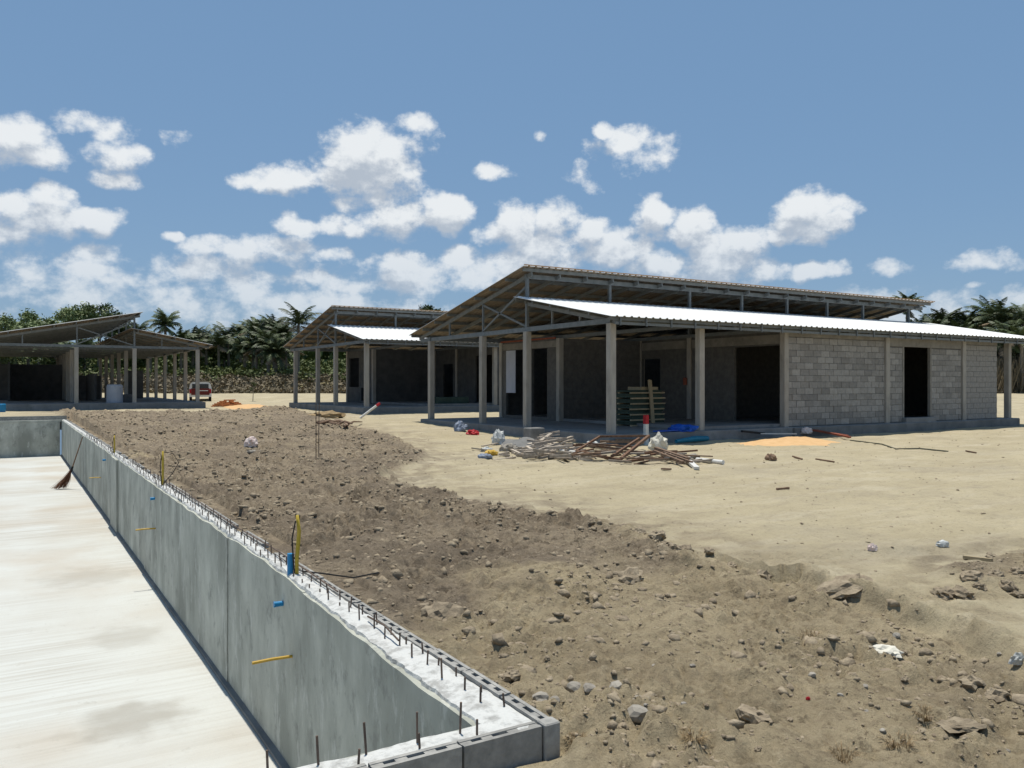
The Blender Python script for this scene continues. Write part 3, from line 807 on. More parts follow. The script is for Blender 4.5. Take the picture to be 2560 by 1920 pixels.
    X, yy = conduit(407, 1205, .50, .0, M['olive_pvc'])
    c = MB(); c.tube([(X + .02, yy, .18), (X + .14, yy + .05, .3), (X + .24, yy + .1, .46), (X + .16, yy + .1, .6), (X, yy, .64)], .006, 6); ch('cable', c, M['black'])
    conduit(286, 1100, .38, .0, M['olive_pvc'])
make_pool()

# ------------------------------------------------------------------ the unfinished houses
EAVE_Z, TIP_Z = 3.43, 4.38
def sheet(u0, u1, v0, z0, v1, z1, pitch, rib, mats, thick=.012):
    """ribbed roof sheet running from v0 to v1; upper side mats[0], under side mats[1]"""
    m = MB(); prof = []
    u = u0
    while u < u1 - 1e-6:
        for du, h in ((0, 0), (pitch * .58, 0), (pitch * .68, rib), (pitch * .88, rib), (pitch * .98, 0)):
            if u + du <= u1: prof.append((u + du, h))
        u += pitch
    prof.append((u1, 0))
    n = len(prof); vs = []
    sl = math.hypot(v1 - v0, z1 - z0); nv, nz = -(z1 - z0) / sl, (v1 - v0) / sl
    if nz < 0: nv, nz = -nv, -nz
    for (v, z) in ((v0, z0), (v1, z1)):
        for uu, h in prof: vs.append((uu, v + nv * (h + thick), z + nz * (h + thick)))
    for (v, z) in ((v0, z0), (v1, z1)):
        for uu, h in prof: vs.append((uu, v + nv * h, z + nz * h))
    up = v1 > v0
    q = lambda a, b, c, d: (a, b, c, d) if up else (d, c, b, a)
    m.mi = 0; m.add(vs, [q(i, i + 1, n + i + 1, n + i) for i in range(n - 1)])
    m.mi = 1; m.f += [q(2 * n + n + i, 2 * n + n + i + 1, 2 * n + i + 1, 2 * n + i) for i in range(n - 1)]; m.m += [1] * (n - 1)
    m.f += [q(2 * n + i, 2 * n + i + 1, i + 1, i) for i in range(n - 1)]; m.m += [0] * (n - 1)
    m.f += [q(n + i, n + i + 1, 3 * n + i + 1, 3 * n + i) for i in range(n - 1)]; m.m += [0] * (n - 1)
    m.f += [q(0, n, 3 * n, 2 * n), q(2 * n - 1, n - 1, 3 * n - 1, 4 * n - 1)]; m.m += [0, 0]
    return m

def wall_with_openings(axis, pos, a0, a1, z0, z1, th, openings):
    """upright wall: axis 'u' runs along u at v = pos, axis 'v' runs along v at u = pos"""
    m = MB()
    def seg(p, q, za, zb):
        if q - p < .01 or zb - za < .01: return
        if axis == 'u': m.box(p, q, pos - th / 2, pos + th / 2, za, zb)
        else: m.box(pos - th / 2, pos + th / 2, p, q, za, zb)
    cur = a0
    for (o0, o1, oz0, oz1) in sorted(openings):
        seg(cur, o0, z0, z1); seg(o0, o1, z0, oz0); seg(o0, o1, oz1, z1); cur = o1
    seg(cur, a1, z0, z1)
    return m

def house(name, label, loc, rz, cfg):
    root = tag(empty(name, loc, rz), label, 'house')
    P = lambda n, mb, m, par=None, **kw: mb.build(n, m, par or root, **kw)
    L = cfg.get('L', 22.4); Lu = cfg.get('Lu', 21.6)
    v_eave = cfg.get('v_eave', 0.0); z_eave = EAVE_Z + (v_eave) * .194
    # floor slab
    m = MB(); m.cbox(.12, cfg.get('slab_u', 20.75), cfg.get('slab_v', .25), 12.0, -.9, .30, .02); P('slab', m, M['slab'])
    # roofs
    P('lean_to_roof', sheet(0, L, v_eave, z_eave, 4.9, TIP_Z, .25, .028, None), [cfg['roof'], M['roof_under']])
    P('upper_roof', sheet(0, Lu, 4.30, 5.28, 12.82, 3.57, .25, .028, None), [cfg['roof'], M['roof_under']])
    if cfg.get('trim', True):
        m = MB(); m.box(0, Lu, 4.262, 4.285, 5.30, 5.33); P('roof_edge_trim', m, M['trim'])
    zr = lambda v: 5.28 - (v - 4.30) * .2007          # underside of the upper roof
    zl = lambda v: EAVE_Z + v * .194                    # underside of the lean-to
    # purlins
    pm = {}
    def purlin(v, z, u0, u1, s=.10):
        k = round(u1 - u0, 2)
        if k not in pm:
            b = MB(); b.box(0, u1 - u0, -.025, .025, -s, 0); pm[k] = b.mesh('purlin', M['steel'])
        place('purlin', pm[k], root, (u0, v, z - .006))
    for v in np.arange(4.45, 12.8, 1.03): purlin(v, zr(v), .06, Lu - .06)
    for v in np.arange(v_eave + .12, 4.9, .95): purlin(v, zl(v), .06, L - .1)
    # rafters in the slope, hung under the purlins
    ru = MB(); ru.beam((0, 4.42, zr(4.42) - .18), (0, 12.6, zr(12.6) - .18), .05, .12); rum = ru.mesh('rafter', M['steel'])
    rl = MB(); rl.beam((0, v_eave + .15, zl(v_eave + .15) - .17), (0, 4.75, zl(4.75) - .17), .05, .11); rlm = rl.mesh('rafter', M['steel'])
    for u in np.arange(.38, Lu, cfg.get('rafter', 1.07)):
        place('rafter', rum, root, (u, 0, 0)); place('rafter', rlm, root, (u, 0, 0))
    # columns
    cs = .2
    cm = MB(); cm.cbox(-cs / 2, cs / 2, -cs / 2, cs / 2, 0, 3.0, .012); cmm = cm.mesh('column', M['column'])
    cols = cfg['cols']
    for (u, v) in cols: place('column', cmm, root, (u, v, .30))
    # beams on the columns
    f0, f1 = cfg['front_v'], cols[-1][0]
    def bm(p0, p1, w=.10, h=.15, n='beam', mm='steel_light'):
        b = MB(); b.beam(p0, p1, w, h); return P(n, b, M[mm])
    uend = cfg.get('u_end', 20.3)
    bm((.3, f0, 3.385), (uend + .9, f0, 3.385)); bm((.3, 11.57, 3.385), (uend + .1, 11.57, 3.385))
    bm((.38, f0 + .06, 3.36), (.38, 12.4, 3.36), .10, .14)
    for u in cfg['frames']:
        bm((u, f0 + .06, 3.36), (u, 11.5, 3.36), .08, .12, mm='steel')
    # clerestory: posts and head beam
    bm((.3, 4.7, 5.02), (uend + 1.0, 4.7, 5.02), .08, .14)
    bm((.3, 4.7, 4.22), (uend + 1.0, 4.7, 4.22), .06, .10, mm='steel')
    pp = MB(); pp.box(-.045, .045, -.045, .045, 3.43, 4.95); ppm = pp.mesh('post', M['steel_light'])
    for u in cfg['posts']: place('post', ppm, root, (u, 4.7, 0))
    # king posts and web members of the gable frame
    for vv in (7.5, 10.0):
        b = MB(); b.box(.35, .41, vv - .03, vv + .03, 3.42, zr(vv) - .24); P('post', b, M['steel_light'])
    for vv in (1.9, 3.3):
        b = MB(); b.box(.355, .405, vv - .025, vv + .025, 3.42, zl(vv) - .22); P('post', b, M['steel'])
    bm((.38, 4.75, 3.46), (.38, 7.45, zr(7.5) - .3), .05, .06, 'brace', 'steel')
    bm((.38, 7.5, 3.46), (.38, 4.78, 4.7), .05, .06, 'brace', 'steel')
    # eave struts that carry the gutter board
    if cfg.get('struts', True):
        eb = MB(); eb.box(-.02, .02, v_eave + .03, v_eave + .06, z_eave - .22, z_eave - .01); ebm = eb.mesh('eave_strut', M['steel_light'])
        for u in np.arange(.35, L - .2, .9): place('eave_strut', ebm, root, (u, 0, 0))
        b = MB(); b.box(.2, L - .2, v_eave + .065, v_eave + .10, z_eave - .20, z_eave - .13); P('eave_rail', b, M['steel'])
    return root, P

FR = [3.65, 7.26, 12.4, 17.1, 20.3]
COLS = [(u, .485) for u in (.38, 3.65, 7.26, 12.42, 17.1, 20.3)] + [(.38, v) for v in (4.7, 7.53, 11.57)] + [(u, 11.57) for u in (7.26, 12.4, 17.1, 20.3)] + [(20.3, 4.7), (20.3, 7.53)]
cfgA = dict(roof=M['roof_white'], cols=COLS, front_v=.485, frames=FR, posts=[.38, 3.65, 7.26, 9.9, 12.4, 14.8, 17.1, 20.3])
houseA, PA = house('house', 'large unfinished house with bare block walls and long white lean-to roof', (13.46, 17.0, 0), 0, cfgA)

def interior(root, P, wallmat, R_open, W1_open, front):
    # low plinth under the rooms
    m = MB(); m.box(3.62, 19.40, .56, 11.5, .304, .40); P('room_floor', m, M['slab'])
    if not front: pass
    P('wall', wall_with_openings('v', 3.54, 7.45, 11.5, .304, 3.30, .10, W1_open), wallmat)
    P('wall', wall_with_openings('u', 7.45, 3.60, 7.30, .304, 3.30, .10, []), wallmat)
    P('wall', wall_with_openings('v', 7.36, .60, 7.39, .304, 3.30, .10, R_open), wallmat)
    P('wall', wall_with_openings('u', 11.62, 3.60, 19.4, .304, 3.30, .09, [] if front else [(4.4, 6.2, 1.2, 2.6)]), wallmat)  # back and end walls, put in to keep the rooms dark
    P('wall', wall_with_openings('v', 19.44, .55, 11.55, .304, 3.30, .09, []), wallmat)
    P('wall', wall_with_openings('u', 4.72, 7.42, 19.39, .404, 4.15, .09, []), wallmat)  # partition added so the room behind the door stays dark
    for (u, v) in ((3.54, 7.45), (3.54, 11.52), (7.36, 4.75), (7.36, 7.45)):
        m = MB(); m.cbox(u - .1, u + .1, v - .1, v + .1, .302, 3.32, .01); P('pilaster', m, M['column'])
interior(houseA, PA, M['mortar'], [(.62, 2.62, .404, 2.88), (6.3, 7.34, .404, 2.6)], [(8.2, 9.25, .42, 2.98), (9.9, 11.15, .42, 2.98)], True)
# tan ring beam over the porch walls, board hung in an opening, red steel over the lintel
for (u, v0, v1) in ((7.29, .62, 4.6), (7.29, 4.9, 7.3)):
    m = MB(); m.box(u - .02, u + .01, v0, v1, 2.93, 3.22); PA('ring_beam', m, M['plaster'])
m = MB(); m.box(3.46, 3.484, 7.56, 11.4, 3.0, 3.24); PA('ring_beam', m, M['plaster'])
m = MB(); m.box(3.44, 3.47, 7.6, 11.5, 3.30, 3.36); PA('red_steel_strip', m, M['redlead'])
m = MB(); m.box(3.475, 3.50, 10.42, 11.12, 1.30, 2.975); PA('hung_board', m, M['board'])
# back walls of the porch in courses: raised blocks that catch the light
hbm = MB(); hbm.cbox(-.193, .193, -.008, .004, 0, .188, .004); hbmesh = hbm.mesh('block', M['mortar'])
w2 = [o for o in houseA.children if o.name.startswith('wall')][1]
for r in range(14):
    for i in range(9):
        u = 3.86 + i * .40 + (.2 if r % 2 else 0)
        if u > 7.05: continue
        place('block', hbmesh, w2, (u, 7.396, .32 + r * .205), (0, 0, 0))

# front block wall: backing of mortar, single blocks on it, pilasters, lintel, plinth
FV = .485
m = wall_with_openings('u', FV, 7.36, 19.46, .304, 3.22, .055, [(13.42, 14.98, .304, 3.22)]); front = PA('front_wall', m, M['mortar'])
m = MB(); m.box(13.42, 14.98, FV - .03, FV + .03, 3.02, 3.22); PA('lintel_fill', m, M['plaster'])
def blockmesh(L):
    b = MB(); b.cbox(-L / 2, L / 2, -.039, .039, 0, .189, .005); return b.mesh('block', M['block'])
bms = {}
def blk(u0, u1, z, par, h=None):
    L = round(u1 - u0, 2)
    if L < .06: return
    if L not in bms: bms[L] = blockmesh(L)
    place('block', bms[L], par, ((u0 + u1) / 2, FV + random.uniform(-.008, .008), z + random.uniform(-.003, .003)), (random.uniform(-.012, .012), random.uniform(-.010, .010), random.uniform(-.012, .012)))
def course(a, b, z, r, par):
    x = a + (0 if r % 2 else -.2)
    while x < b:
        p, q = max(a, x), min(b, x + .39)
        if q - p > .05: blk(p, q - .0, z, par)
        x += .402
for r in range(14):
    z = .325 + r * .2005
    course(7.385, 12.31, z, r, front)
    if z + .19 < 2.95:
        course(12.53, 13.40, z, r, front); course(15.0, 16.98, z, r, front)
# the end bay, foreshortened: one joined piece
eb = MB()
for r in range(14):
    z = .325 + r * .2005; x = 17.22 + (0 if r % 2 else -.2)
    while x < 19.45:
        p, q = max(17.22, x), min(19.45, x + .39)
        if q - p > .05: eb.cbox(p, q, FV - .04 + random.uniform(-.004, .004), FV + .038, z, z + .189, .005)
        x += .402
o = PA('end_bay_blocks', eb, M['block']); o.parent = front; o['kind'] = 'stuff'
m = MB(); m.cbox(12.53, 17.0, FV - .055, FV + .05, 2.965, 3.26, .008); PA('lintel', m, M['plaster'])
m = MB(); m.cbox(7.37, 12.31, FV - .05, FV + .05, 3.145, 3.27, .006); PA('wall_plate', m, M['plaster'])
m = MB(); m.cbox(17.2, 19.46, FV - .05, FV + .05, 3.145, 3.27, .006); PA('wall_plate', m, M['plaster'])
m = MB(); m.box(14.3, 19.3, FV - .075, FV - .056, 3.27, 3.315); PA('red_steel_strip', m, M['redlead'])
for u in (13.37, 15.02):
    m = MB(); m.cbox(u - .045, u + .045, FV - .06, FV + .05, .304, 2.962, .006); PA('door_jamb', m, M['plaster'])
m = MB(); m.cbox(13.3, 15.1, FV - .22, FV + .1, .2, .46, .015); PA('door_sill', m, M['slab'])
for u in (12.42, 17.1):
    m = MB(); m.cbox(u - .105, u + .105, FV - .108, FV + .1, .1, 3.28, .01); PA('pilaster', m, M['column'])
m = MB(); m.cbox(7.37, 20.6, .17, .26, -.5, .285, .012); PA('plinth', m, M['plinth'])

# second house, behind and further along
cfgB = dict(roof=M['roof_white'], cols=COLS, front_v=.485, frames=FR, posts=[.38, 3.65, 7.26, 9.9, 12.4])
houseB, PB = house('house', 'smaller-looking unfinished house with grey rendered walls, half hidden behind the large one', (13.72, 35.47, .27), 0, cfgB)
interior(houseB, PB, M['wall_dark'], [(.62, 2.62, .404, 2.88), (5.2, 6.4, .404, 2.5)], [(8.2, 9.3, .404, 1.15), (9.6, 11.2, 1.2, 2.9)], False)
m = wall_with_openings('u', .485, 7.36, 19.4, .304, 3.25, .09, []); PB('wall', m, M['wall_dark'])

# open shed on the far side of the pool, turned a quarter
cfgC = dict(roof=M['roof_grey'], cols=[(u, v) for u in (.38, 4.2, 8.0, 12.0, 16.0, 20.3) for v in (1.4, 4.7, 7.53, 11.57)] + [(20.3, 7.53)], front_v=1.4, v_eave=.62,
            frames=[4.2, 8.0, 12.0, 16.0, 20.3], posts=[.38, 4.2, 8.0, 12.0, 16.0, 20.3], trim=False, struts=False, rafter=2.0, slab_v=1.0)
houseC, PC = house('open_shed', 'open-sided shed of grey columns with split pitched roof beyond the pool', (10.54, 49.0, .32), R(90), cfgC)
houseC['category'] = 'shed'
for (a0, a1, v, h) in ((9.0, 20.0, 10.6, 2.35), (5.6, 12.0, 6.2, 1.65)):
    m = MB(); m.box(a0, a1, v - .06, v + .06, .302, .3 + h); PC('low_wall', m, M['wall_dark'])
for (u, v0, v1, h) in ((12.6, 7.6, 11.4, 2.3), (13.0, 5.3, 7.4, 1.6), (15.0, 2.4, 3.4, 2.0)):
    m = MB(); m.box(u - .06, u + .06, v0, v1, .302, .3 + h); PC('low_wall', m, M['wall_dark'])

# ------------------------------------------------------------------ vegetation of the far bank
def palm_crown(seed, nfr=20, L=3.0):
    r = np.random.default_rng(seed); V = []; F = []; mi = []
    def quad(a, b, c, d, k):
        i = len(V); V.extend([a, b, c, d]); F.append((i, i + 1, i + 2, i + 3)); mi.append(k)
    for k in range(nfr):
        az = k * 2.399 + r.uniform(-.3, .3)
        e0 = np.interp(k / nfr, [0, .35, .75, 1], [1.45, 1.05, .45, -.5]) + r.uniform(-.15, .15)
        ln = L * r.uniform(.8, 1.1) * (1 if k / nfr < .8 else .75)
        dead = 1 if k > nfr - 3 else 0
        p = np.array([0, 0, 0.]); e = e0; n = 11; pts = [p.copy()]
        for i in range(n):
            dr = np.array([math.cos(az) * math.cos(e), math.sin(az) * math.cos(e), math.sin(e)])
            p = p + dr * ln / n; pts.append(p.copy()); e -= (1.35 if not dead else .5) / n * (1.2 if i > 3 else .7)
        side = np.array([-math.sin(az), math.cos(az), 0])
        for i in range(n):
            a, b = pts[i], pts[i + 1]; w = .035 * (1 - i / n) + .008
            quad(a - side * w, a + side * w, b + side * w * .8, b - side * w * .8, dead)
            if i < 1: continue
            for h in (0, .33, .66):
                q = a + (b - a) * h
                ll = (.62 * math.sin(math.pi * min(1, (i + h) / n * .9 + .12)) + .12) * L / 3
                for sg in (-1, 1):
                    fw = (b - a) / np.linalg.norm(b - a)
                    tip = q + side * sg * ll * .75 + fw * ll * .5 + np.array([0, 0, -ll * r.uniform(.25, .65)])
                    quad(q, q + fw * .09, tip + fw * .03, tip, dead)
    return np_mesh('crown', np.array(V), np.array(F), [M['leaf_palm'], M['dead_frond']], mat_idx=mi)
def trunk_mesh(h, r0, r1, bend, mt):
    b = MB(); n = 9
    b.tube([(bend * (i / n) ** 2, bend * .3 * math.sin(i / n * 2), -.4 + (h + .4) * i / n) for i in range(n + 1)], [r0 + (r1 - r0) * (i / n) ** .7 for i in range(n + 1)], 8)
    return b.mesh('trunk', mt, True)
crowns = [palm_crown(s, n, l) for s, n, l in ((1, 28, 3.0), (2, 32, 2.6), (3, 22, 3.3), (4, 18, 2.9), (5, 30, 2.4))]
trunks = [trunk_mesh(1.0, .16, .10, b, M['bark']) for b in (.0, .08, -.06)]
def palm(x, ytop, d, label, group=None, hs=1.0, base=None):
    r = (x - 1280) / FPX * d; X, Y = S * d + C * r, C * d - S * r
    zb = gz(X, Y); ztop = CAM_Z + (960 - ytop) / FPX * d
    th = max(1.2, ztop - zb - 1.9 * hs)
    o = tag(empty('coconut_palm', (X, Y, zb), random.uniform(0, 6.28)), label, 'palm tree', group)
    k = random.randrange(3)
    place('trunk', trunks[k], o, scale=(1.4, 1.4, th))
    q = hs * random.uniform(.82, 1.15)
    place('crown', crowns[random.randrange(5)], o, (trunks[k] is trunks[1] and .11 or (trunks[k] is trunks[2] and -.085 or 0), 0, th - .05), (random.uniform(-.2, .2), random.uniform(-.2, .2), 0), (q, q, q * random.uniform(.85, 1.2)))
    return o

def leaf_crown(seed, nclump=44, leaves=85, rx=2.2, rz=1.7, ls=.19):
    r = np.random.default_rng(seed)
    cs = []
    while len(cs) < nclump:
        p = r.normal(size=3); p /= np.linalg.norm(p); p *= r.uniform(.35, 1.0) ** .5
        if p[2] < -.75: continue
        cs.append(p * np.array([rx, rx, rz]) * r.uniform(.75, 1.15))
    V = []; 
    for c in cs:
        n = leaves; pr = r.normal(size=(n, 3)) * np.array([.34, .34, .24]) * rx / 2.2
        nrm = r.normal(size=(n, 3)) + np.array([0, 0, .6]); nrm /= np.linalg.norm(nrm, axis=1)[:, None]
        t1 = np.cross(nrm, r.normal(size=(n, 3))); t1 /= np.linalg.norm(t1, axis=1)[:, None]
        t2 = np.cross(nrm, t1); s = ls * r.uniform(.6, 1.3, (n, 1))
        o = c + pr
        V.append(np.stack([o - t1 * s, o + t2 * s * .5, o + t1 * s, o - t2 * s * .5], 1).reshape(-1, 3))
    V = np.concatenate(V); F = np.arange(len(V)).reshape(-1, 4)
    return V, F
LC = {}
for k, mt in (('tree', 'leaf_tree'), ('pale', 'leaf_pale')):
    LC[k] = []
    for s in range(3):
        V, F = leaf_crown(20 + s + (10 if k == 'pale' else 0)); LC[k].append(np_mesh('crown', V, F, M[mt]))
tt = MB()
tt.tube([(0, 0, -.4), (.03, 0, .5), (0, .03, 1.0)], [.13, .10, .07], 7)
for a in range(5):
    ca, sa = math.cos(a * 1.26), math.sin(a * 1.26)
    tt.tube([(0, .02, .62 + a * .05), (ca * .35, sa * .35, 1.0), (ca * .8, sa * .8, 1.25)], [.06, .045, .02], 5)
TT = tt.mesh('trunk', M['bark'], True)
def tree(x, ytop, d, label, kind='tree', sc=1.0, group=None, flat=1.0):
    r = (x - 1280) / FPX * d; X, Y = S * d + C * r, C * d - S * r
    zb = gz(X, Y); ztop = CAM_Z + (960 - ytop) / FPX * d
    zc = max(1.0 * sc, ztop - zb - 1.9 * sc * flat)
    o = tag(empty('leafy_tree', (X, Y, zb), random.uniform(0, 6.28)), label, 'tree', group)
    place('trunk', TT, o, scale=(1.3 * sc, 1.3 * sc, zc))
    place('crown', LC[kind][random.randrange(3)], o, (0, 0, zc + .15), scale=(sc, sc, sc * flat))
    return o

# -- left of the first house: told apart one by one
palm(415, 772, 92, 'tall coconut palm rising just right of the open shed roof')
palm(745, 768, 88, 'tall coconut palm rising over the left edge of the half hidden house')
palm(600, 800, 104, 'slender coconut palm with splayed crown left of the dense palm clump')
ORD = ['first', 'second', 'third', 'fourth', 'fifth', 'sixth', 'seventh', 'eighth', 'ninth', 'tenth', 'eleventh', 'twelfth', 'thirteenth', 'fourteenth', 'fifteenth', 'sixteenth', 'seventeenth', 'eighteenth']
GL = 'palms in the clump between the shed and the half hidden house'
for i, (x, yt, d) in enumerate(sorted(((632, 790, 96), (655, 797, 100), (685, 788, 97), (705, 800, 93), (672, 822, 90), (640, 828, 91), (612, 838, 95), (715, 828, 91), (690, 842, 89)))):
    palm(x, yt, d, '%s palm from the shed in the dark clump before the half hidden house' % ORD[i], GL)
tree(40, 796, 98, 'broad green tree at the edge of the photo above the shed roof', 'pale', 1.1)
tree(98, 784, 105, 'pale feathery tree second from the edge above the shed roof', 'pale', 1.15)
tree(0, 822, 90, 'low bright green tree at the outermost edge of the photo', 'pale', 1.2)
tree(192, 764, 104, 'pale airy tree with gaps standing over the middle of the shed roof', 'pale', .9)
tree(246, 764, 98, 'dark round tree standing over the upper part of the shed roof', 'tree', .95)
tree(276, 782, 96, 'dark low tree touching the upper part of the shed roof', 'tree', .9)
GT = 'leafy trees behind the shed'
for i, (x, yt, d, k) in enumerate(sorted(((150, 865, 90, 'tree'), (330, 862, 95, 'tree'), (490, 842, 104, 'pale'), (560, 850, 106, 'tree')))):
    tree(x, yt, d, '%s tree in the low belt behind the shed, counted from the photo edge' % ORD[i], k, 1.0, GT, .8)
for x, yt, d, l in ((1062, 764, 118, 'tree top showing over the ridge of the half hidden house'), (1086, 772, 116, 'smaller tree top beside another over the ridge of the half hidden house')):
    tree(x, yt, d, l, 'tree', .9)
palm(1003, 806, 112, 'palm hidden mostly behind the half hidden house')
GB = 'palms behind the open shed'
for i, (x, yt, d) in enumerate(sorted(((70, 815, 94), (130, 806, 100), (300, 812, 96), (345, 806, 98), (375, 826, 93), (452, 822, 96), (482, 828, 99), (515, 818, 102), (548, 826, 98), (572, 816, 103), (210, 830, 92)))):
    palm(x, yt, d, '%s palm of the belt behind the shed, counted from the photo edge' % ORD[i], GB, .95)
# -- right of the house
palm(2266, 726, 92, 'lone coconut palm sticking up over the far end of the upper roof')
GR = 'palms in the row beyond the end of the long white roof'
for i, (x, yt, d) in enumerate(sorted(((2330, 778, 92), (2362, 770, 88), (2392, 776, 94), (2425, 766, 86), (2450, 780, 92), (2478, 762, 84), (2500, 758, 80), (2528, 776, 86), (2558, 760, 78), (2590, 765, 82), (2300, 792, 96), (2345, 800, 84), (2405, 800, 80), (2455, 806, 80), (2515, 800, 76), (2555, 800, 74), (2625, 770, 82), (2660, 764, 84)))):
    palm(x, yt, d, '%s palm along the dark row starting at the far end of the white roof' % ORD[i], GR, .98)
GR2 = 'trees under the palms beyond the white roof'
for i, (x, yt, d) in enumerate(sorted(((2340, 852, 90), (2390, 856, 86), (2440, 852, 88), (2490, 852, 84), (2540, 856, 82), (2590, 850, 84), (2290, 850, 94)))):
    tree(x, yt, d, '%s leafy tree under the palm row beyond the long white roof' % ORD[i], 'tree', 1.15, GR2, .8)

# growth covering the bank: shrubs and tall dry grass
def shrubs(name, n, qa, qb, lat, size, mt, label, cat, seed, upright=False, hgt=1.0, bushy=False):
    r = np.random.default_rng(seed)
    q = r.uniform(qa, qb, n); lt = r.uniform(*lat, n)
    X = S * q + C * lt; Y = C * q - S * lt
    z = terrain(X, Y)[0]
    dens = fbm(X * .12, Y * .12, 2)
    keep = (r.uniform(-.9, .35, n) < dens) if not bushy else (fbm(X * .33, Y * .33, 2) > .02 + .25 * r.uniform(0, 1, n)); X, Y, z, q = X[keep], Y[keep], z[keep], q[keep]; n = len(X)
    k = 7; m = n * k
    O = np.repeat(np.stack([X, Y, z], -1), k, 0) + r.normal(size=(m, 3)) * np.array([.35, .35, 0]) * size
    O[:, 2] += (np.zeros(m) if upright else r.uniform(0, 1, m) ** 1.3 * hgt * np.repeat(r.uniform(.4, 1.1, n), k))
    if upright:
        a = r.uniform(0, 6.28, m); w = .05 * size; h = hgt * r.uniform(.5, 1.1, m)
        dx, dy = np.cos(a) * w, np.sin(a) * w; lx, ly = r.normal(size=m) * .22 * h, r.normal(size=m) * .22 * h
        A = O + np.stack([dx, dy, np.full(m, -.05)], -1); B = O + np.stack([-dx, -dy, np.full(m, -.05)], -1)
        Ct = O + np.stack([lx - dx * .3, ly - dy * .3, h], -1); D = O + np.stack([lx + dx * .3, ly + dy * .3, h], -1)
        V = np.stack([A, B, Ct, D], 1).reshape(-1, 3)
    else:
        nm = r.normal(size=(m, 3)) + np.array([0, 0, .8]); nm /= np.linalg.norm(nm, axis=1)[:, None]
        t1 = np.cross(nm, r.normal(size=(m, 3))); t1 /= np.linalg.norm(t1, axis=1)[:, None]; t2 = np.cross(nm, t1)
        s = .24 * size * r.uniform(.6, 1.4, (m, 1))
        V = np.stack([O - t1 * s, O + t2 * s * .6, O + t1 * s, O - t2 * s * .6], 1).reshape(-1, 3)
    o = place(name, np_mesh(name, V, np.arange(len(V)).reshape(-1, 4), M[mt])); tag(o, label, cat, kind='stuff')
shrubs('undergrowth', 60000, 82, 116, (-85, 90), .75, 'leaf_shrub', 'green undergrowth covering the far bank', 'undergrowth', 31, hgt=1.1, bushy=True)
shrubs('dry_grass', 26000, 73, 90, (-75, 80), .7, 'reed', 'dry grass and scrub on the face of the far bank', 'grass', 32, hgt=.5)
shrubs('tall_reeds', 5000, 74, 84, (38, 80), 1.4, 'reed', 'tall olive reeds beyond the end column of the large house', 'reeds', 33, True, 2.9)
shrubs('woodland', 9000, 112, 135, (-110, 120), 3.0, 'leaf_tree', 'far mass of dark woodland behind the palms', 'woodland', 34, hgt=3.6)

# ------------------------------------------------------------------ stones, clods, tufts
def rock_mesh(name, seed, mt, sub=2, amp=.28, flat=.7, fac=.45):
    import bmesh
    bm = bmesh.new(); bmesh.ops.create_icosphere(bm, subdivisions=sub, radius=1)
    r = np.random.default_rng(seed); o = r.uniform(0, 50, 3)
    for v in bm.verts:
        c = v.co
        n = (1.1 * abs(float(gnoise(np.array([c.x * 6 + o[1] + c.z * 3]), np.array([c.y * 6 - c.z * 4]))[0])) - .18 if sub > 2 else 0) + float(gnoise(np.array([c.x * 1.3 + o[0] + c.z]), np.array([c.y * 1.3 + o[1] - c.z * .7]))[0]) + .5 * float(gnoise(np.array([c.x * 3.1 + o[2] + c.z * 2]), np.array([c.y * 3.1 + c.z]))[0])
        v.co = c * (1 + amp * 1.6 * n); v.co.z *= flat
        q = .28
        v.co = Vector((round(v.co.x / q) * q * fac + v.co.x * (1 - fac), round(v.co.y / q) * q * fac + v.co.y * (1 - fac), v.co.z))
    me = bpy.data.meshes.new(name); bm.to_mesh(me); bm.free(); me.materials.append(mt); return me
ROCK = [rock_mesh('stone', s, M['stone']) for s in range(4)]
CLOD = [rock_mesh('soil_clod', 10 + s, M['clod'], 3, .42, .65, .12) for s in range(4)]
def rock(px, py, w, lib, label, cat, group=None, name='stone', sq=1.0, asp=1.0):
    X, Y, z = gpz(px, py); d = S * X + C * Y; s = w / FPX * d / 2
    o = place(name, random.choice(lib), None, (X, Y, z + s * .10), (random.uniform(-.3, .3), random.uniform(-.3, .3), random.uniform(0, 6.28)), (s * asp, s, s * sq))
    tag(o, label, cat, group); return o
rock(1596, 1795, 68, ROCK, 'largest grey stone lying low in the foreground soil', 'stone')
rock(1600, 1752, 46, ROCK, 'pale stone leaning on the largest grey stone', 'stone')
rock(1543, 1722, 46, ROCK, 'grey stone just behind the pale leaning stone', 'stone')
rock(1436, 1722, 44, ROCK, 'light grey stone of a touching pair near the pool corner', 'stone')
rock(1473, 1722, 40, ROCK, 'darker stone of a touching pair near the pool corner', 'stone')
rock(1282, 1702, 40, CLOD, 'dark clod close to the outside of the pool wall', 'clod', name='soil_clod')
rock(1354, 1748, 44, ROCK, 'brown stone next to the pool corner', 'stone')
rock(1388, 1754, 34, ROCK, 'small tan stone beside the brown one next to the pool corner', 'stone')
rock(1097, 1540, 95, CLOD, 'big dark lump of earth beside the pool wall', 'clod', name='soil_clod', sq=.75)
rock(1885, 1790, 62, CLOD, 'long slab of dried earth casting a black shadow in the foreground', 'clod', name='soil_clod', asp=1.7)
rock(2386, 1822, 90, CLOD, 'wide heap of dug earth in the foreground near the edge of the photo', 'clod', name='soil_clod', sq=.6, asp=1.2)
rock(2432, 1705, 50, CLOD, 'blocky clod beside a smaller one at the side of the foreground', 'clod', name='soil_clod')
rock(2489, 1730, 50, CLOD, 'crumbling clod in front of the blocky one', 'clod', name='soil_clod')
rock(1905, 1424, 42, CLOD, 'dark clod where the earth step begins', 'clod', name='soil_clod', sq=1.2)
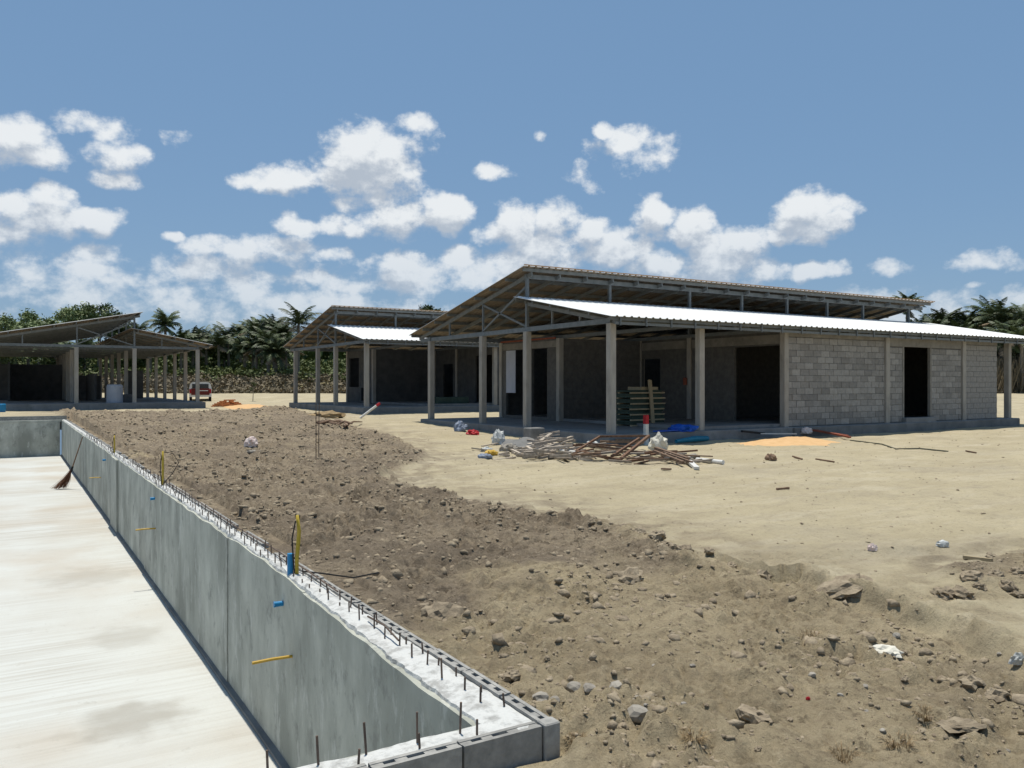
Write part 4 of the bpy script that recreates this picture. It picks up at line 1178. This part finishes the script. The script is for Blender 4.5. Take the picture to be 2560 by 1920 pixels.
rock(1718, 1382, 44, CLOD, 'tall dark clod at the end of the heaped soil edge', 'clod', name='soil_clod', sq=1.3)
rock(1572, 1452, 66, CLOD, 'wide dark clod in the middle of the churned soil', 'clod', name='soil_clod')
rock(2120, 1472, 90, CLOD, 'big dark lump sitting on the small earth step', 'clod', name='soil_clod', sq=.5, asp=1.3).location.z -= .07
GC = 'clods along the edge of the heaped soil'
for p in ((1644, 1352, 40), (1682, 1376, 44), (1600, 1340, 30), (1660, 1362, 26), (1830, 1404, 22), (1775, 1392, 24), (1560, 1326, 22), (1478, 1306, 20), (1235, 1282, 26), (1250, 1274, 22), (1024, 1252, 34), (1010, 1248, 22), (1330, 1286, 18)):
    rock(p[0], p[1], p[2], CLOD, 'dark clod on the edge between heaped soil and sand', 'clod', GC, 'soil_clod')
GS = 'stones scattered over the foreground soil'
for i in range(44):
    px, py = random.uniform(1230, 2560), random.uniform(1560, 1915)
    if px < 1230 + (py - 1560) * .55: continue
    rock(px, py, random.uniform(8, 20), random.choice((ROCK, CLOD, CLOD)), 'small stone among many in the foreground soil', 'stone', GS)
GP = 'clods in the patch of broken ground at the side of the sand'
for p in ((2428, 1446, 44), (2407, 1490, 52), (2360, 1487, 46), (2450, 1470, 30), (2490, 1440, 34), (2520, 1462, 40), (2545, 1430, 30), (2480, 1400, 24), (2540, 1490, 34)):
    rock(p[0], p[1], p[2], CLOD, 'clod in the broken patch of ground at the edge of the photo', 'clod', GP, 'soil_clod')

def clod_field():
    """crumbs of soil nobody could count, one object"""
    r = np.random.default_rng(77)
    import bmesh
    bm = bmesh.new(); bmesh.ops.create_icosphere(bm, subdivisions=1, radius=1)
    bv = np.array([v.co[:] for v in bm.verts]); bf = np.array([[v.index for v in f.verts] for f in bm.faces]); bm.free()
    n = 95000
    d = 3.3 * (46 / 3.3) ** (r.uniform(0, 1, n) ** .85); t = r.uniform(-.62, .68, n)
    X = S * d + C * t * d; Y = C * d - S * t * d
    z, soil, q, sd = terrain(X, Y)
    clump = fbm(X * 1.1 + 30, Y * 1.1, 4) * 1.5
    ok = (X > 2.12) & (soil * 1.0 > r.uniform(0.02, 1, n)) & (clump + .1 > r.uniform(-.45, .6, n)) & ~((Y > 17.0) & (X > 13.3))
    ok &= r.uniform(0, 1, n) > .55 * sstep(8.0, 4.5, np.hypot(X - 4.5, Y - 2.2))
    few = (X > 2.12) & (soil < .3) & (r.uniform(0, 1, n) < .05) & ~((Y > 16.9) & (X > 13.3))
    ok |= few
    X, Y, z, d = X[ok], Y[ok], z[ok], d[ok]; n = len(X)
    s = (.0030 + .00075 * d) * np.exp(r.normal(size=n) * .85); s = np.clip(s, .0025, .05)
    s = s * np.where(few[ok], .45, 1)
    A = r.uniform(0, 6.28, n); ca, sa = np.cos(A), np.sin(A)
    B = bv[None] * (1 + r.uniform(-.5, .5, (n, len(bv), 1)))
    sc = np.stack([s * r.uniform(.8, 1.5, n), s * r.uniform(.7, 1.1, n), s * r.uniform(.5, .9, n)], -1)
    B = B * sc[:, None]
    Vx = B[..., 0] * ca[:, None] - B[..., 1] * sa[:, None] + X[:, None]
    Vy = B[..., 0] * sa[:, None] + B[..., 1] * ca[:, None] + Y[:, None]
    Vz = B[..., 2] + (z + s * r.uniform(-.35, .25, n))[:, None]
    V = np.stack([Vx, Vy, Vz], -1).reshape(-1, 3)
    F = (bf[None] + (np.arange(n) * len(bv))[:, None, None]).reshape(-1, 3)
    o = place('soil_crumbs', np_mesh('soil_crumbs', V, F, M['clod'])); tag(o, 'loose crumbs and small clods strewn over the churned soil', 'soil', kind='stuff')
clod_field()

def tuft(px, py, w, label, green=False):
    X, Y, z = gpz(px, py); d = S * X + C * Y; s = w / FPX * d / 2
    b = MB()
    for i in range(170):
        a = random.uniform(0, 6.28); rr = random.random() ** .5 * s * .7; h = s * random.uniform(.15, .7); ln = random.uniform(.1, .8) * s
        p0 = (math.cos(a) * rr, math.sin(a) * rr, -.01); p1 = (math.cos(a) * (rr + ln * .4), math.sin(a) * (rr + ln * .4), h * .7); p2 = (math.cos(a) * (rr + ln), math.sin(a) * (rr + ln), h * random.uniform(.5, 1.1))
        ww = .0012; sx, sy = -math.sin(a) * ww, math.cos(a) * ww
        b.add([(p0[0] - sx, p0[1] - sy, p0[2]), (p0[0] + sx, p0[1] + sy, p0[2]), (p1[0] + sx, p1[1] + sy, p1[2]), (p1[0] - sx, p1[1] - sy, p1[2]), p2], [(0, 1, 2, 3), (3, 2, 4)])
    o = b.build('grass_tuft', M['straw'], loc=(X, Y, z)); tag(o, label, 'grass tuft')
tuft(2026, 1592, 70, 'dry yellow grass tuft standing alone in the middle of the tan soil')
tuft(1735, 1845, 80, 'dry grass tuft in the foreground near the largest grey stone')
tuft(2310, 1790, 76, 'brown grass tuft behind the wide heap of dug earth')
tuft(2247, 1862, 90, 'dark brown grass tuft low in the foreground')
tuft(2108, 1900, 100, 'straw tuft at the bottom edge of the photo')
tuft(1440, 1862, 60, 'thin straw tuft near the pool corner')

# ------------------------------------------------------------------ things lying about
def stick(p0, p1, w, h, mt, name, label, cat, group=None):
    b = MB(); p0, p1 = Vector(p0), Vector(p1); c = (p0 + p1) / 2
    b.beam(p0 - c, p1 - c, w, h)
    o = b.build(name, mt, loc=c); tag(o, label, cat, group); return o
def at(px, py, h=0.0):
    """point seen at a pixel, h above the ground, near the heap in front of the porch"""
    X, Y, z = gpz(px, py)
    if X > 13.4 and Y > 17.08 and Y < 30:                      # lies against the front of the slab
        t = (px - 1280) / FPX; Y = 17.08; X = Y * (S + t * C) / (C - t * S)
        return Vector((X, Y, max(gz(X, Y) + h, CAM_Z - (py - 960) / FPX * (S * X + C * Y))))
    return Vector((X, Y, z + h))
def crumple(name, px, py, w, hgt, mt, label, cat, seed, asp=1.0, dz=0, xyz=None):
    X, Y, z = xyz if xyz else at(px, py); d = S * X + C * Y; s = w / FPX * d / 2
    import bmesh
    bm = bmesh.new(); bmesh.ops.create_icosphere(bm, subdivisions=3, radius=1)
    for v in bm.verts:
        c = v.co.copy()
        n = abs(float(gnoise(np.array([c.x * 2.2 + seed + c.z]), np.array([c.y * 2.2 - c.z * 1.3]))[0])) + .5 * abs(float(gnoise(np.array([c.x * 5 + seed]), np.array([c.y * 5 + c.z * 4]))[0]))
        v.co = c * (.72 + .9 * n)
        v.co.z = max(v.co.z, -.35)
    me = bpy.data.meshes.new(name); bm.to_mesh(me); bm.free(); me.materials.append(mt)
    o = place(name, me, None, (X, Y, z + hgt * .33 + dz), (0, 0, -YAW), (s, s * asp, hgt)); tag(o, label, cat); return o

# broom leaning on the pool wall
def broom():
    bx, by = gp(163, 1222, FLOOR_Z)
    t = (207 - 1280) / FPX; ty = 1.79 * (C - t * S) / (S + t * C); tz = CAM_Z - (1092 - 960) / FPX * (S * 1.79 + C * ty)
    base = Vector((bx, by, FLOOR_Z)); top = Vector((1.785, ty, tz))
    o = tag(empty('broom', base), 'stick broom with dark bristles leaning against the inner pool wall', 'broom')
    d = top - base
    b = MB(); b.tube([d * .30, d * .65, d], [.020, .016, .014], 8); b.build('handle', M['bamboo'], o)
    b = MB()
    for i in range(110):
        a = random.uniform(0, 6.28); rr = random.random() ** .5
        tip = Vector((math.cos(a) * rr * .20 - .10 - .12 * random.random(), math.sin(a) * rr * .16, .012 + random.random() * .04))
        q = d * random.uniform(.34, .42)
        mid = tip.lerp(q, .5) + Vector((.02, 0, -.03))
        b.tube([tip, mid, q], [.003, .005, .006], 3, False)
    b.build('bristles', M['bristle'], o)
    b = MB(); b.tube([d * .33, d * .43], [.034, .028], 8); b.build('binding', M['black'], o)
broom()

# heap of wood offcuts
G = 'offcuts in the wood heap before the porch'
for i in range(120):
    a = random.gauss(0, 1); px = 1375 + max(-2.2, min(1.7, a)) * 52; py = 1134 + random.uniform(-24, 20)
    c = at(px, py, .03 + .34 * max(0, 1 - abs(px - 1375) / 75) * random.random())
    ang = random.uniform(-.6, 1.6); l = random.uniform(.10, .32); tl = random.uniform(-.25, .35)
    dv = Vector((math.cos(ang) * l, -math.sin(ang) * l, tl * l * .8))
    stick(c - dv, c + dv, random.uniform(.05, .11), random.uniform(.03, .06), M['wood'], 'wood_offcut', 'weathered wood offcut in the tangled heap before the porch', 'wood offcut', G)
G = 'timber lying under the rusty frame'
for i in range(40):
    px = random.uniform(1430, 1760); py = 1128 + random.uniform(-12, 26) + (px - 1430) * .05
    c = at(px, py, .03 + .12 * random.random()); ang = random.uniform(-.35, .75); l = random.uniform(.12, .5)
    dv = Vector((math.cos(ang) * l, -math.sin(ang) * l, random.uniform(-.1, .12) * l))
    stick(c - dv, c + dv, random.uniform(.04, .10), random.uniform(.025, .05), M[random.choice(('wood', 'wood_dark', 'wood', 'rust'))], 'timber_offcut', 'timber offcut in the low spread under and beyond the rusty frame', 'timber', G)
G = 'planks strewn round the wood heap'
for (a, b_, w) in (((1262, 1104), (1330, 1112), .09), ((1300, 1100), (1420, 1118), .07), ((1255, 1118), (1300, 1140), .06), ((1205, 1120), (1250, 1112), .05), ((1180, 1125), (1225, 1132), .04), ((1420, 1140), (1470, 1150), .05)):
    pa, pb = at(*a, .05), at(*b_, .06)
    stick(pa, pb, w, .03, M['wood'], 'plank', 'thin grey plank strewn beside the wood heap', 'plank', G)
# rubbish beside it
crumple('plastic_bag', 1245, 1112, 34, .30, M['bag'], 'tall crumpled white plastic bag at the end of the wood heap', 'bag', 3.3)
crumple('plastic_bag', 1272, 1128, 52, .14, M['stone'], 'flat grey-white plastic sheet crumpled beside the white bag', 'plastic sheet', 8.1, .7)
crumple('cement_bag', 1228, 1138, 34, .10, M['yellow_pvc'], 'crumpled yellow packaging in front of the white bag', 'packaging', 5.7, .7)
crumple('rag', 1212, 1146, 40, .08, M['bluebag'], 'dark blue-grey rag lying before the yellow packaging', 'rag', 9.4, .6)
crumple('plastic_bag', 1215, 1128, 30, .08, M['bag'], 'small white scrap between the rag and the white bag', 'plastic scrap', 2.2, .6)
crumple('plastic_bag', 1150, 1078, 34, .25, M['bluebag'], 'bluish plastic bundle on the ground by the slab edge', 'bundle', 12.2)
o = crumple('mortar_tub', 1183, 1086, 34, .12, M['red'], 'red plastic tub on the ground by the slab edge', 'tub', 15.5)
crumple('plastic_bag', 628, 1118, 34, .20, M['pinkbag'], 'small pink and white plastic bag on the soil', 'bag', 4.4)
crumple('rubble', 634, 1134, 44, .06, M['stone'], 'flat piece of rubble in front of the pink bag', 'rubble', 17.5, .6)
crumple('paper_scrap', 2356, 1366, 30, .05, M['bag'], 'white paper scrap on the sand', 'paper', 21.1, .6)
crumple('paper_scrap', 2180, 1376, 24, .05, M['pinkbag'], 'pinkish paper scrap on the sand', 'paper', 23.1, .6)
crumple('plaster_spill', 2215, 1628, 80, .035, M['sack'], 'spill of pale plaster in the foreground soil', 'spill', 25.7, .8)
crumple('paper_scrap', 2020, 1748, 11, .012, M['red'], 'tiny red scrap in the foreground soil', 'scrap', 27.7, .6)
crumple('plastic_bag', 2545, 1660, 40, .05, M['bag'], 'white plastic strip at the side edge of the foreground', 'plastic strip', 29.7, .5)
crumple('dark_scrap', 1928, 1150, 30, .10, M['wood_dark'], 'dark three-cornered scrap lying on the sand', 'scrap', 31.7, .7)

# rusty steel frame lying on the heap, with planks under it
def frame():
    P0 = at(1440, 1135, .06); P1 = at(1548, 1156, .05); P2 = at(1622, 1128, .38); P3 = at(1500, 1122, .30)
    P2b = at(1598, 1130, .34); P1b = at(1530, 1152, .10)
    c = at(1530, 1150, 0)
    o = tag(empty('steel_frame', c), 'rusty bent steel frame lying on the rubbish before the porch', 'steel frame')
    for n, a, b_, w in (('rail', P0, P1, .06), ('rail', P1, P2, .06), ('rail', P1b, P2b, .05), ('rail', P0, P3, .05), ('rail', P3, P2, .05), ('crossbar', P0.lerp(P3, .5), P1.lerp(P2, .5), .04)):
        m = MB(); m.beam(a - c, b_ - c, w, w); m.build(n, M['rust'], o)
    return o
frame()
G = 'rusty bars beside the bent frame'
for a, b_, w in (((1500, 1118), (1610, 1116), .06), ((1470, 1130), (1580, 1132), .05), ((1540, 1112), (1600, 1112), .10), ((1640, 1140), (1720, 1160), .09), ((1635, 1146), (1708, 1168), .06), ((1660, 1150), (1730, 1168), .05), ((1600, 1160), (1650, 1158), .04)):
    stick(at(*a, .16), at(*b_, .09), w, w, M['wood_dark'], 'timber_bar', 'brown bar lying among the rubbish round the rusty frame', 'bar', G)
stick(at(1722, 1160, .06), at(1742, 1176, .04), .10, .05, M['white_pvc'], 'plank_end', 'short white painted plank end at the front of the rubbish', 'plank')
stick(at(1655, 1177, .03), at(1676, 1178, .03), .08, .03, M['wood_dark'], 'timber_scrap', 'small dark timber scrap in front of the rusty frame', 'timber')
b = MB(); pa, pb = at(1742, 1156, .06), at(1808, 1162, .05); b.tube([pa - pb, Vector((0, 0, 0))], .045, 12); tag(b.build('pvc_pipe', M['white_pvc'], loc=pb), 'thick white pipe lying at the end of the rubbish', 'pipe')
b = MB(); pa, pb = at(1395, 1132, .06), at(1440, 1136, .05); b.tube([pa - pb, Vector((0, 0, 0))], .035, 10); tag(b.build('pvc_pipe', M['white_pvc'], loc=pb), 'short white pipe between the wood heap and rusty frame', 'pipe')
crumple('cement_sack', 1645, 1126, 52, .30, M['sack'], 'full pale sack standing behind the rusty frame', 'sack', 41.3, .8)
crumple('sheet_metal', 1730, 1150, 46, .10, M['stone'], 'grey crumpled sheet beside the thick white pipe', 'sheet', 43.3, .6)
crumple('plastic_bag', 1480, 1116, 36, .12, M['bag'], 'crumpled white paper behind the rusty frame', 'paper', 45.3, .6)

# marker post with red head
X, Y, z = gpz(1615, 1112)
o = tag(empty('marker_post', (X, Y, z)), 'short white marker post with red head in front of the porch', 'post')
m = MB(); m.cbox(-.055, .055, -.055, .055, -.2, .56, .01); m.build('shaft', M['white_pvc'], o)
m = MB(); m.cbox(-.058, .058, -.058, .058, .561, .80, .01); m.build('red_head', M['red'], o)
# pipe with red tip leaning by the second house
pa, pb = at(900, 1046, .02), at(950, 1046, .62)
o = tag(empty('marker_pole', pa), 'white pole with red tip leaning near the half hidden house', 'pole')
dv = pb - pa
b = MB(); b.tube([(0, 0, 0), dv * .82], .05, 10); b.build('shaft', M['white_pvc'], o)
b = MB(); b.tube([dv * .821, dv], .052, 10); b.build('red_tip', M['red'], o)
# cut branches
G = 'cut branches on the soil before the half hidden house'
for a, b_, w in (((792, 1052), (838, 1066), .05), ((800, 1060), (860, 1070), .04), ((838, 1056), (870, 1074), .06), ((860, 1070), (905, 1060), .04), ((795, 1066), (850, 1062), .04), ((846, 1062), (880, 1076), .05)):
    pa, pb = at(*a, .06), at(*b_, .08); md = (pa + pb) / 2 + Vector((0, 0, .08))
    b = MB(); b.tube([pa - md, Vector((0, 0, .0)), pb - md], [w, w * .8, w * .5], 6)
    tag(b.build('branch', M['wood_dark'], loc=md), 'cut branch on the soil before the half hidden house', 'branch', G)
crumple('palm_litter', 818, 1046, 80, .22, M['straw'], 'heap of dry palm litter by the slab of the half hidden house', 'litter', 51.2, .6)
# rebar stakes
for i, px in enumerate((790, 797)):
    X, Y, z = gpz(px, 1150)
    b = MB(); b.tube([(0, 0, -.2), (.0, 0, .6), (.01 * i, 0, 1.22)], .009, 6)
    tag(b.build('rebar_stake', M['rebar'], loc=(X, Y, z)), ('rusty stake of a pair standing in the soil, the one nearer the shed', 'rusty stake of a pair standing in the soil, the one nearer the large house')[i], 'stake')
# blue sheets on the slab edge
crumple('plastic_sheet', 1745, 1098, 70, .16, M['blue'], 'crumpled bright blue plastic on the slab edge', 'plastic sheet', 61.2, .6, 0, (16.35, 17.45, .30))
stick((15.35, 17.42, .33), (16.1, 17.40, .345), .22, .03, M['blue'], 'plastic_strip', 'flat bright blue strip beside the crumpled blue plastic', 'plastic strip')
b = MB(); pa, pb = at(1690, 1110, .07), at(1768, 1096, .07); b.tube([pa - pb, (pa - pb) * .4 + Vector((0, 0, .02)), Vector((0, 0, 0))], [.05, .085, .075], 10)
tag(b.build('rolled_sheet', M['teal'], loc=pb), 'rolled teal plastic sheet in front of the blue plastic', 'rolled sheet')
# orange sand heap along the plinth
def heap(name, pts, hgt, mt, label, cat, n=26):
    px = [at(*p) for p in pts]; c = sum(px, Vector()) / len(px)
    rx = max((p - c).length for p in px)
    m = MB(); vs = []; fs = []; k = 40; rings = 9
    poly = np.array([[p.x, p.y] for p in px])
    for j in range(rings + 1):
        f = j / rings
        for i in range(k):
            a = i / k * 2 * math.pi
            # radius to the outline in that direction
            dx, dy = math.cos(a), math.sin(a); best = .1
            for s in range(len(poly)):
                p, q = poly[s] - [c.x, c.y], poly[(s + 1) % len(poly)] - [c.x, c.y]
                e = q - p; den = dx * e[1] - dy * e[0]
                if abs(den) < 1e-9: continue
                tt_ = (p[0] * e[1] - p[1] * e[0]) / den; uu = (p[0] * dy - p[1] * dx) / den
                if tt_ > 0 and -1e-6 <= uu <= 1 + 1e-6: best = max(best, tt_)
            rr = best * f
            X, Y = c.x + dx * rr, c.y + dy * rr
            h = hgt * (1 - f ** 1.5) * (1 + .5 * float(gnoise(np.array([X * 2.1]), np.array([Y * 2.1]))[0])) - .05 * f
            vs.append((X - c.x, Y - c.y, gz(X, Y) - c.z + h + .01))
    for j in range(rings):
        for i in range(k):
            i2 = (i + 1) % k
            fs.append((j * k + i, (j + 1) * k + i, (j + 1) * k + i2, j * k + i2))
    m.add(vs, fs); o = m.build(name, mt, loc=c, smooth=True); tag(o, label, cat); return o
heap('sand_heap', ((1800, 1112), (1880, 1100), (1960, 1092), (2020, 1090), (2070, 1096), (2130, 1106), (2080, 1116), (1960, 1118), (1870, 1118)), .11, M['orange_sand'], 'low spread of orange sand along the front of the block wall', 'sand')
G = 'boards on the orange sand'
for a, b_, w in (((2030, 1084), (2120, 1096), .10), ((2040, 1090), (2125, 1100), .09), ((2035, 1080), (2080, 1086), .07)):
    stick(at(*a, .20), at(*b_, .08), w, .05, M['redlead'], 'painted_board', 'reddish brown board lying on the end of the orange sand', 'board', G)
crumple('rubble', 2016, 1090, 30, .16, M['pinkbag'], 'pale rubble lump at the head of the reddish boards', 'rubble', 71.2, .8, .08)
stick(at(1900, 1084, .10), at(1990, 1096, .14), .10, .03, M['white_pvc'], 'white_plank', 'long white plank lying along the edge of the slab by the orange sand', 'plank')
stick(at(1855, 1078, .14), at(1910, 1084, .12), .09, .06, M['black'], 'dark_plank', 'dark plank behind the long white one', 'plank')
# hose along the sand
pts = [at(x, y, .015) for x, y in ((2125, 1102), (2160, 1106), (2205, 1112), (2240, 1124), (2300, 1124), (2370, 1130))]
b = MB(); b.tube([p - pts[0] for p in pts], .018, 6); tag(b.build('hose', M['hose'], loc=pts[0]), 'dark hose snaking over the sand from the reddish boards', 'hose')
for a, b_, l in (((2040, 1150), (2085, 1157), 'dark stick on the sand in front of the orange sand'), ((1942, 1226), (1972, 1223), 'short dark bent stick alone on the open sand'), ((1982, 1143), (2005, 1150), 'thin stick between two dark scraps on the sand'), ((2415, 1130), (2440, 1134), 'short stick on the sand beyond the end of the hose'), ((2410, 1398), (2480, 1406), 'pale cane lying on the broken patch at the edge of the sand')):
    stick(at(*a, .02), at(*b_, .02), .035, .03, M['wood_dark'] if 'pale' not in l else M['wood_pale'], 'stick', l, 'stick')
# loose blocks by the slab corner
X, Y, z = gpz(1335, 1100)
m = MB(); m.cbox(-.25, .25, -.2, .2, -.2, .36, .02); tag(m.build('concrete_stub', M['slab'], loc=(X, Y, z)), 'small concrete stub with pale top before the porch corner', 'concrete stub')
heap('rubble_heap', ((1200, 1098), (1300, 1086), (1370, 1092), (1420, 1104), (1330, 1112), (1250, 1112)), .22, M['plinth'], 'low mound of grey rubble against the porch slab', 'rubble')

# stack of boards in the porch with a timber stood against it
def board_stack():
    c = Vector((17.55, 20.75, .30))
    o = tag(empty('board_stack', c, .06), 'stack of green boards on bearers standing in the porch', 'board stack')
    bm_ = MB(); bm_.box(-.72, .72, -.42, .42, 0, .062); bmm = bm_.mesh('board', M['green_board'])
    bp = MB(); bp.box(-.74, .74, -.045, .045, 0, .045); bpm = bp.mesh('bearer', M['wood_pale'])
    z = .0
    for i in range(13):
        if i % 2 == 0:
            for v in (-.3, .3): place('bearer', bpm, o, (random.uniform(-.05, .05), v - .14, z)); 
            z += .046
        place('board', bmm, o, (random.uniform(-.05, .05), random.uniform(-.04, .04), z), (0, 0, random.uniform(-.02, .02))); z += .064
    stick((17.62, 20.10, .31), (17.70, 20.36, 1.78), .13, .05, M['wood_pale'], 'timber_post', 'pale timber stood up against the stack of green boards', 'timber')
    m = MB(); m.box(-.4, .4, -.3, .3, 0, .10); tag(m.build('carton', M['wood_pale'], loc=(17.75, 20.75, .30 + z + .002), rot=(0, 0, .1)), 'flat pale carton on top of the green board stack', 'carton')
board_stack()
m = MB(); m.cbox(-.05, .05, -.07, .07, 0, .26, .02); tag(m.build('red_can', M['redlead'], loc=(20.66, 21.86, 1.62)), 'small red box hung on the pilaster in the porch', 'box')
m = MB(); m.cbox(-.9, .9, -.5, .5, 0, .42, .02); tag(m.build('green_crate', M['green_board'], loc=(19.0, 37.2, .572)), 'dark green crate on the floor of the half hidden house', 'crate')
# tank in the shed and clutter
def local3(u, v, z): return (10.54 - v, 49.0 + u, .32 + z)
m = MB(); m.tube([(0, 0, 0), (0, 0, .9), (0, 0, 1.0)], [.42, .42, .36], 18); tag(m.build('water_drum', M['tank'], loc=local3(1.2, 5.6, .302), smooth=False), 'pale grey drum under the open shed', 'drum')
m = MB(); m.cbox(-.35, .35, -.3, .3, 0, .45, .03); tag(m.build('dark_box', M['wall_dark'], loc=local3(1.6, 4.95, .302)), 'dark box beside the grey drum under the shed', 'box')

# stack of orange bricks by the shed
X, Y, z = gpz(575, 1017)
o = tag(empty('brick_stack', (X, Y, z), .3), 'loose stack of orange clay bricks at the corner of the shed', 'brick stack')
bb = MB(); bb.cbox(-.11, .11, -.05, .05, 0, .07, .005); bbm = bb.mesh('brick', M['brick'])
for r in range(6):
    n = 9 - r
    for i in range(n):
        for j in range(2):
            if random.random() < .12 * r: continue
            place('brick', bbm, o, ((i - n / 2) * .235 + random.uniform(-.02, .02), j * .12 + random.uniform(-.02, .02), r * .072), (0, 0, random.uniform(-.15, .15)))
heap('sand_heap', ((545, 1018), (600, 1012), (660, 1012), (690, 1018), (640, 1024), (570, 1024)), .14, M['orange_sand'], 'small heap of orange sand beside the brick stack at the shed', 'sand')

# car beyond the shed
def car():
    d = 63.0; x = 501; r = (x - 1280) / FPX * d; X, Y = S * d + C * r, C * d - S * r; z = gz(X, Y)
    o = tag(empty('parked_van', (X, Y, z), R(-10.7)), 'white van with dark red back parked beyond the shed', 'van')
    W, Hh, Ln = .80, 1.50, 3.6
    m = MB(); prof = [(-W, .35), (-W, 1.0), (-W * .92, 1.3), (-W * .78, 1.46), (-W * .5, 1.5), (W * .5, 1.5), (W * .78, 1.46), (W * .92, 1.3), (W, 1.0), (W, .35)]
    vs = []; k = len(prof)
    for yy, s, zs in ((0, 1, 1), (.12, 1.01, 1.0), (2.3, 1.01, 1.0), (2.9, .96, .74), (3.6, .92, .66)):
        for (a, b_) in prof: vs.append((a * s, yy, .35 + (b_ - .35) * zs))
    fs = [tuple(range(k))] + [(a * k + i, (a + 1) * k + i, (a + 1) * k + (i + 1) % k, a * k + (i + 1) % k) for a in range(4) for i in range(k)] + [tuple(4 * k + i for i in range(k - 1, -1, -1))]
    m.add(vs, fs); m.build('body', M['car_white'], o)
    m = MB(); m.cbox(-W * .82, W * .82, -.03, -.004, .5, 1.0, .004); m.build('tailgate', M['car_red'], o)
    m = MB(); m.cbox(-W * .74, W * .74, -.03, -.004, 1.01, 1.34, .004); m.build('rear_window', M['glass_dark'], o)
    m = MB(); m.box(-.3, .55, -.04, -.031, .80, .86); m.build('stripe', M['car_white'], o)
    for sx in (-1, 1):
        m = MB(); m.cbox(sx * .72 - .06, sx * .72 + .06, -.04, -.032, .62, .95, .003); m.build('tail_light', M['red'], o)
        for yy in (.7, 2.9):
            m = MB(); m.tube([(sx * .62, yy, .3), (sx * .80, yy, .3)], .3, 16); m.build('wheel', M['black'], o)
car()
# sapling with a stake on the pale strip
X, Y, z = gpz(632, 1003)
o = tag(empty('sapling', (X, Y, z)), 'thin young sapling standing on the pale sand between shed and half hidden house', 'sapling')
b = MB(); b.tube([(0, 0, -.1), (.03, 0, .6), (0, 0, 1.25)], [.03, .025, .012], 6); b.build('trunk', M['bark'], o)
V, F = leaf_crown(91, 10, 14, .32, .35, .07); place('crown', np_mesh('crown', V, F, M['leaf_tree']), o, (0, 0, 1.2))
# blue drum at the edge
X, Y, z = gpz(2, 1031)
m = MB(); m.tube([(0, 0, 0), (0, 0, .12), (0, 0, .38), (0, 0, .42)], [.20, .22, .22, .19], 16); tag(m.build('blue_drum', M['blue_pvc'], loc=(X, Y, z)), 'blue plastic drum at the very edge of the photo behind the pool', 'drum')
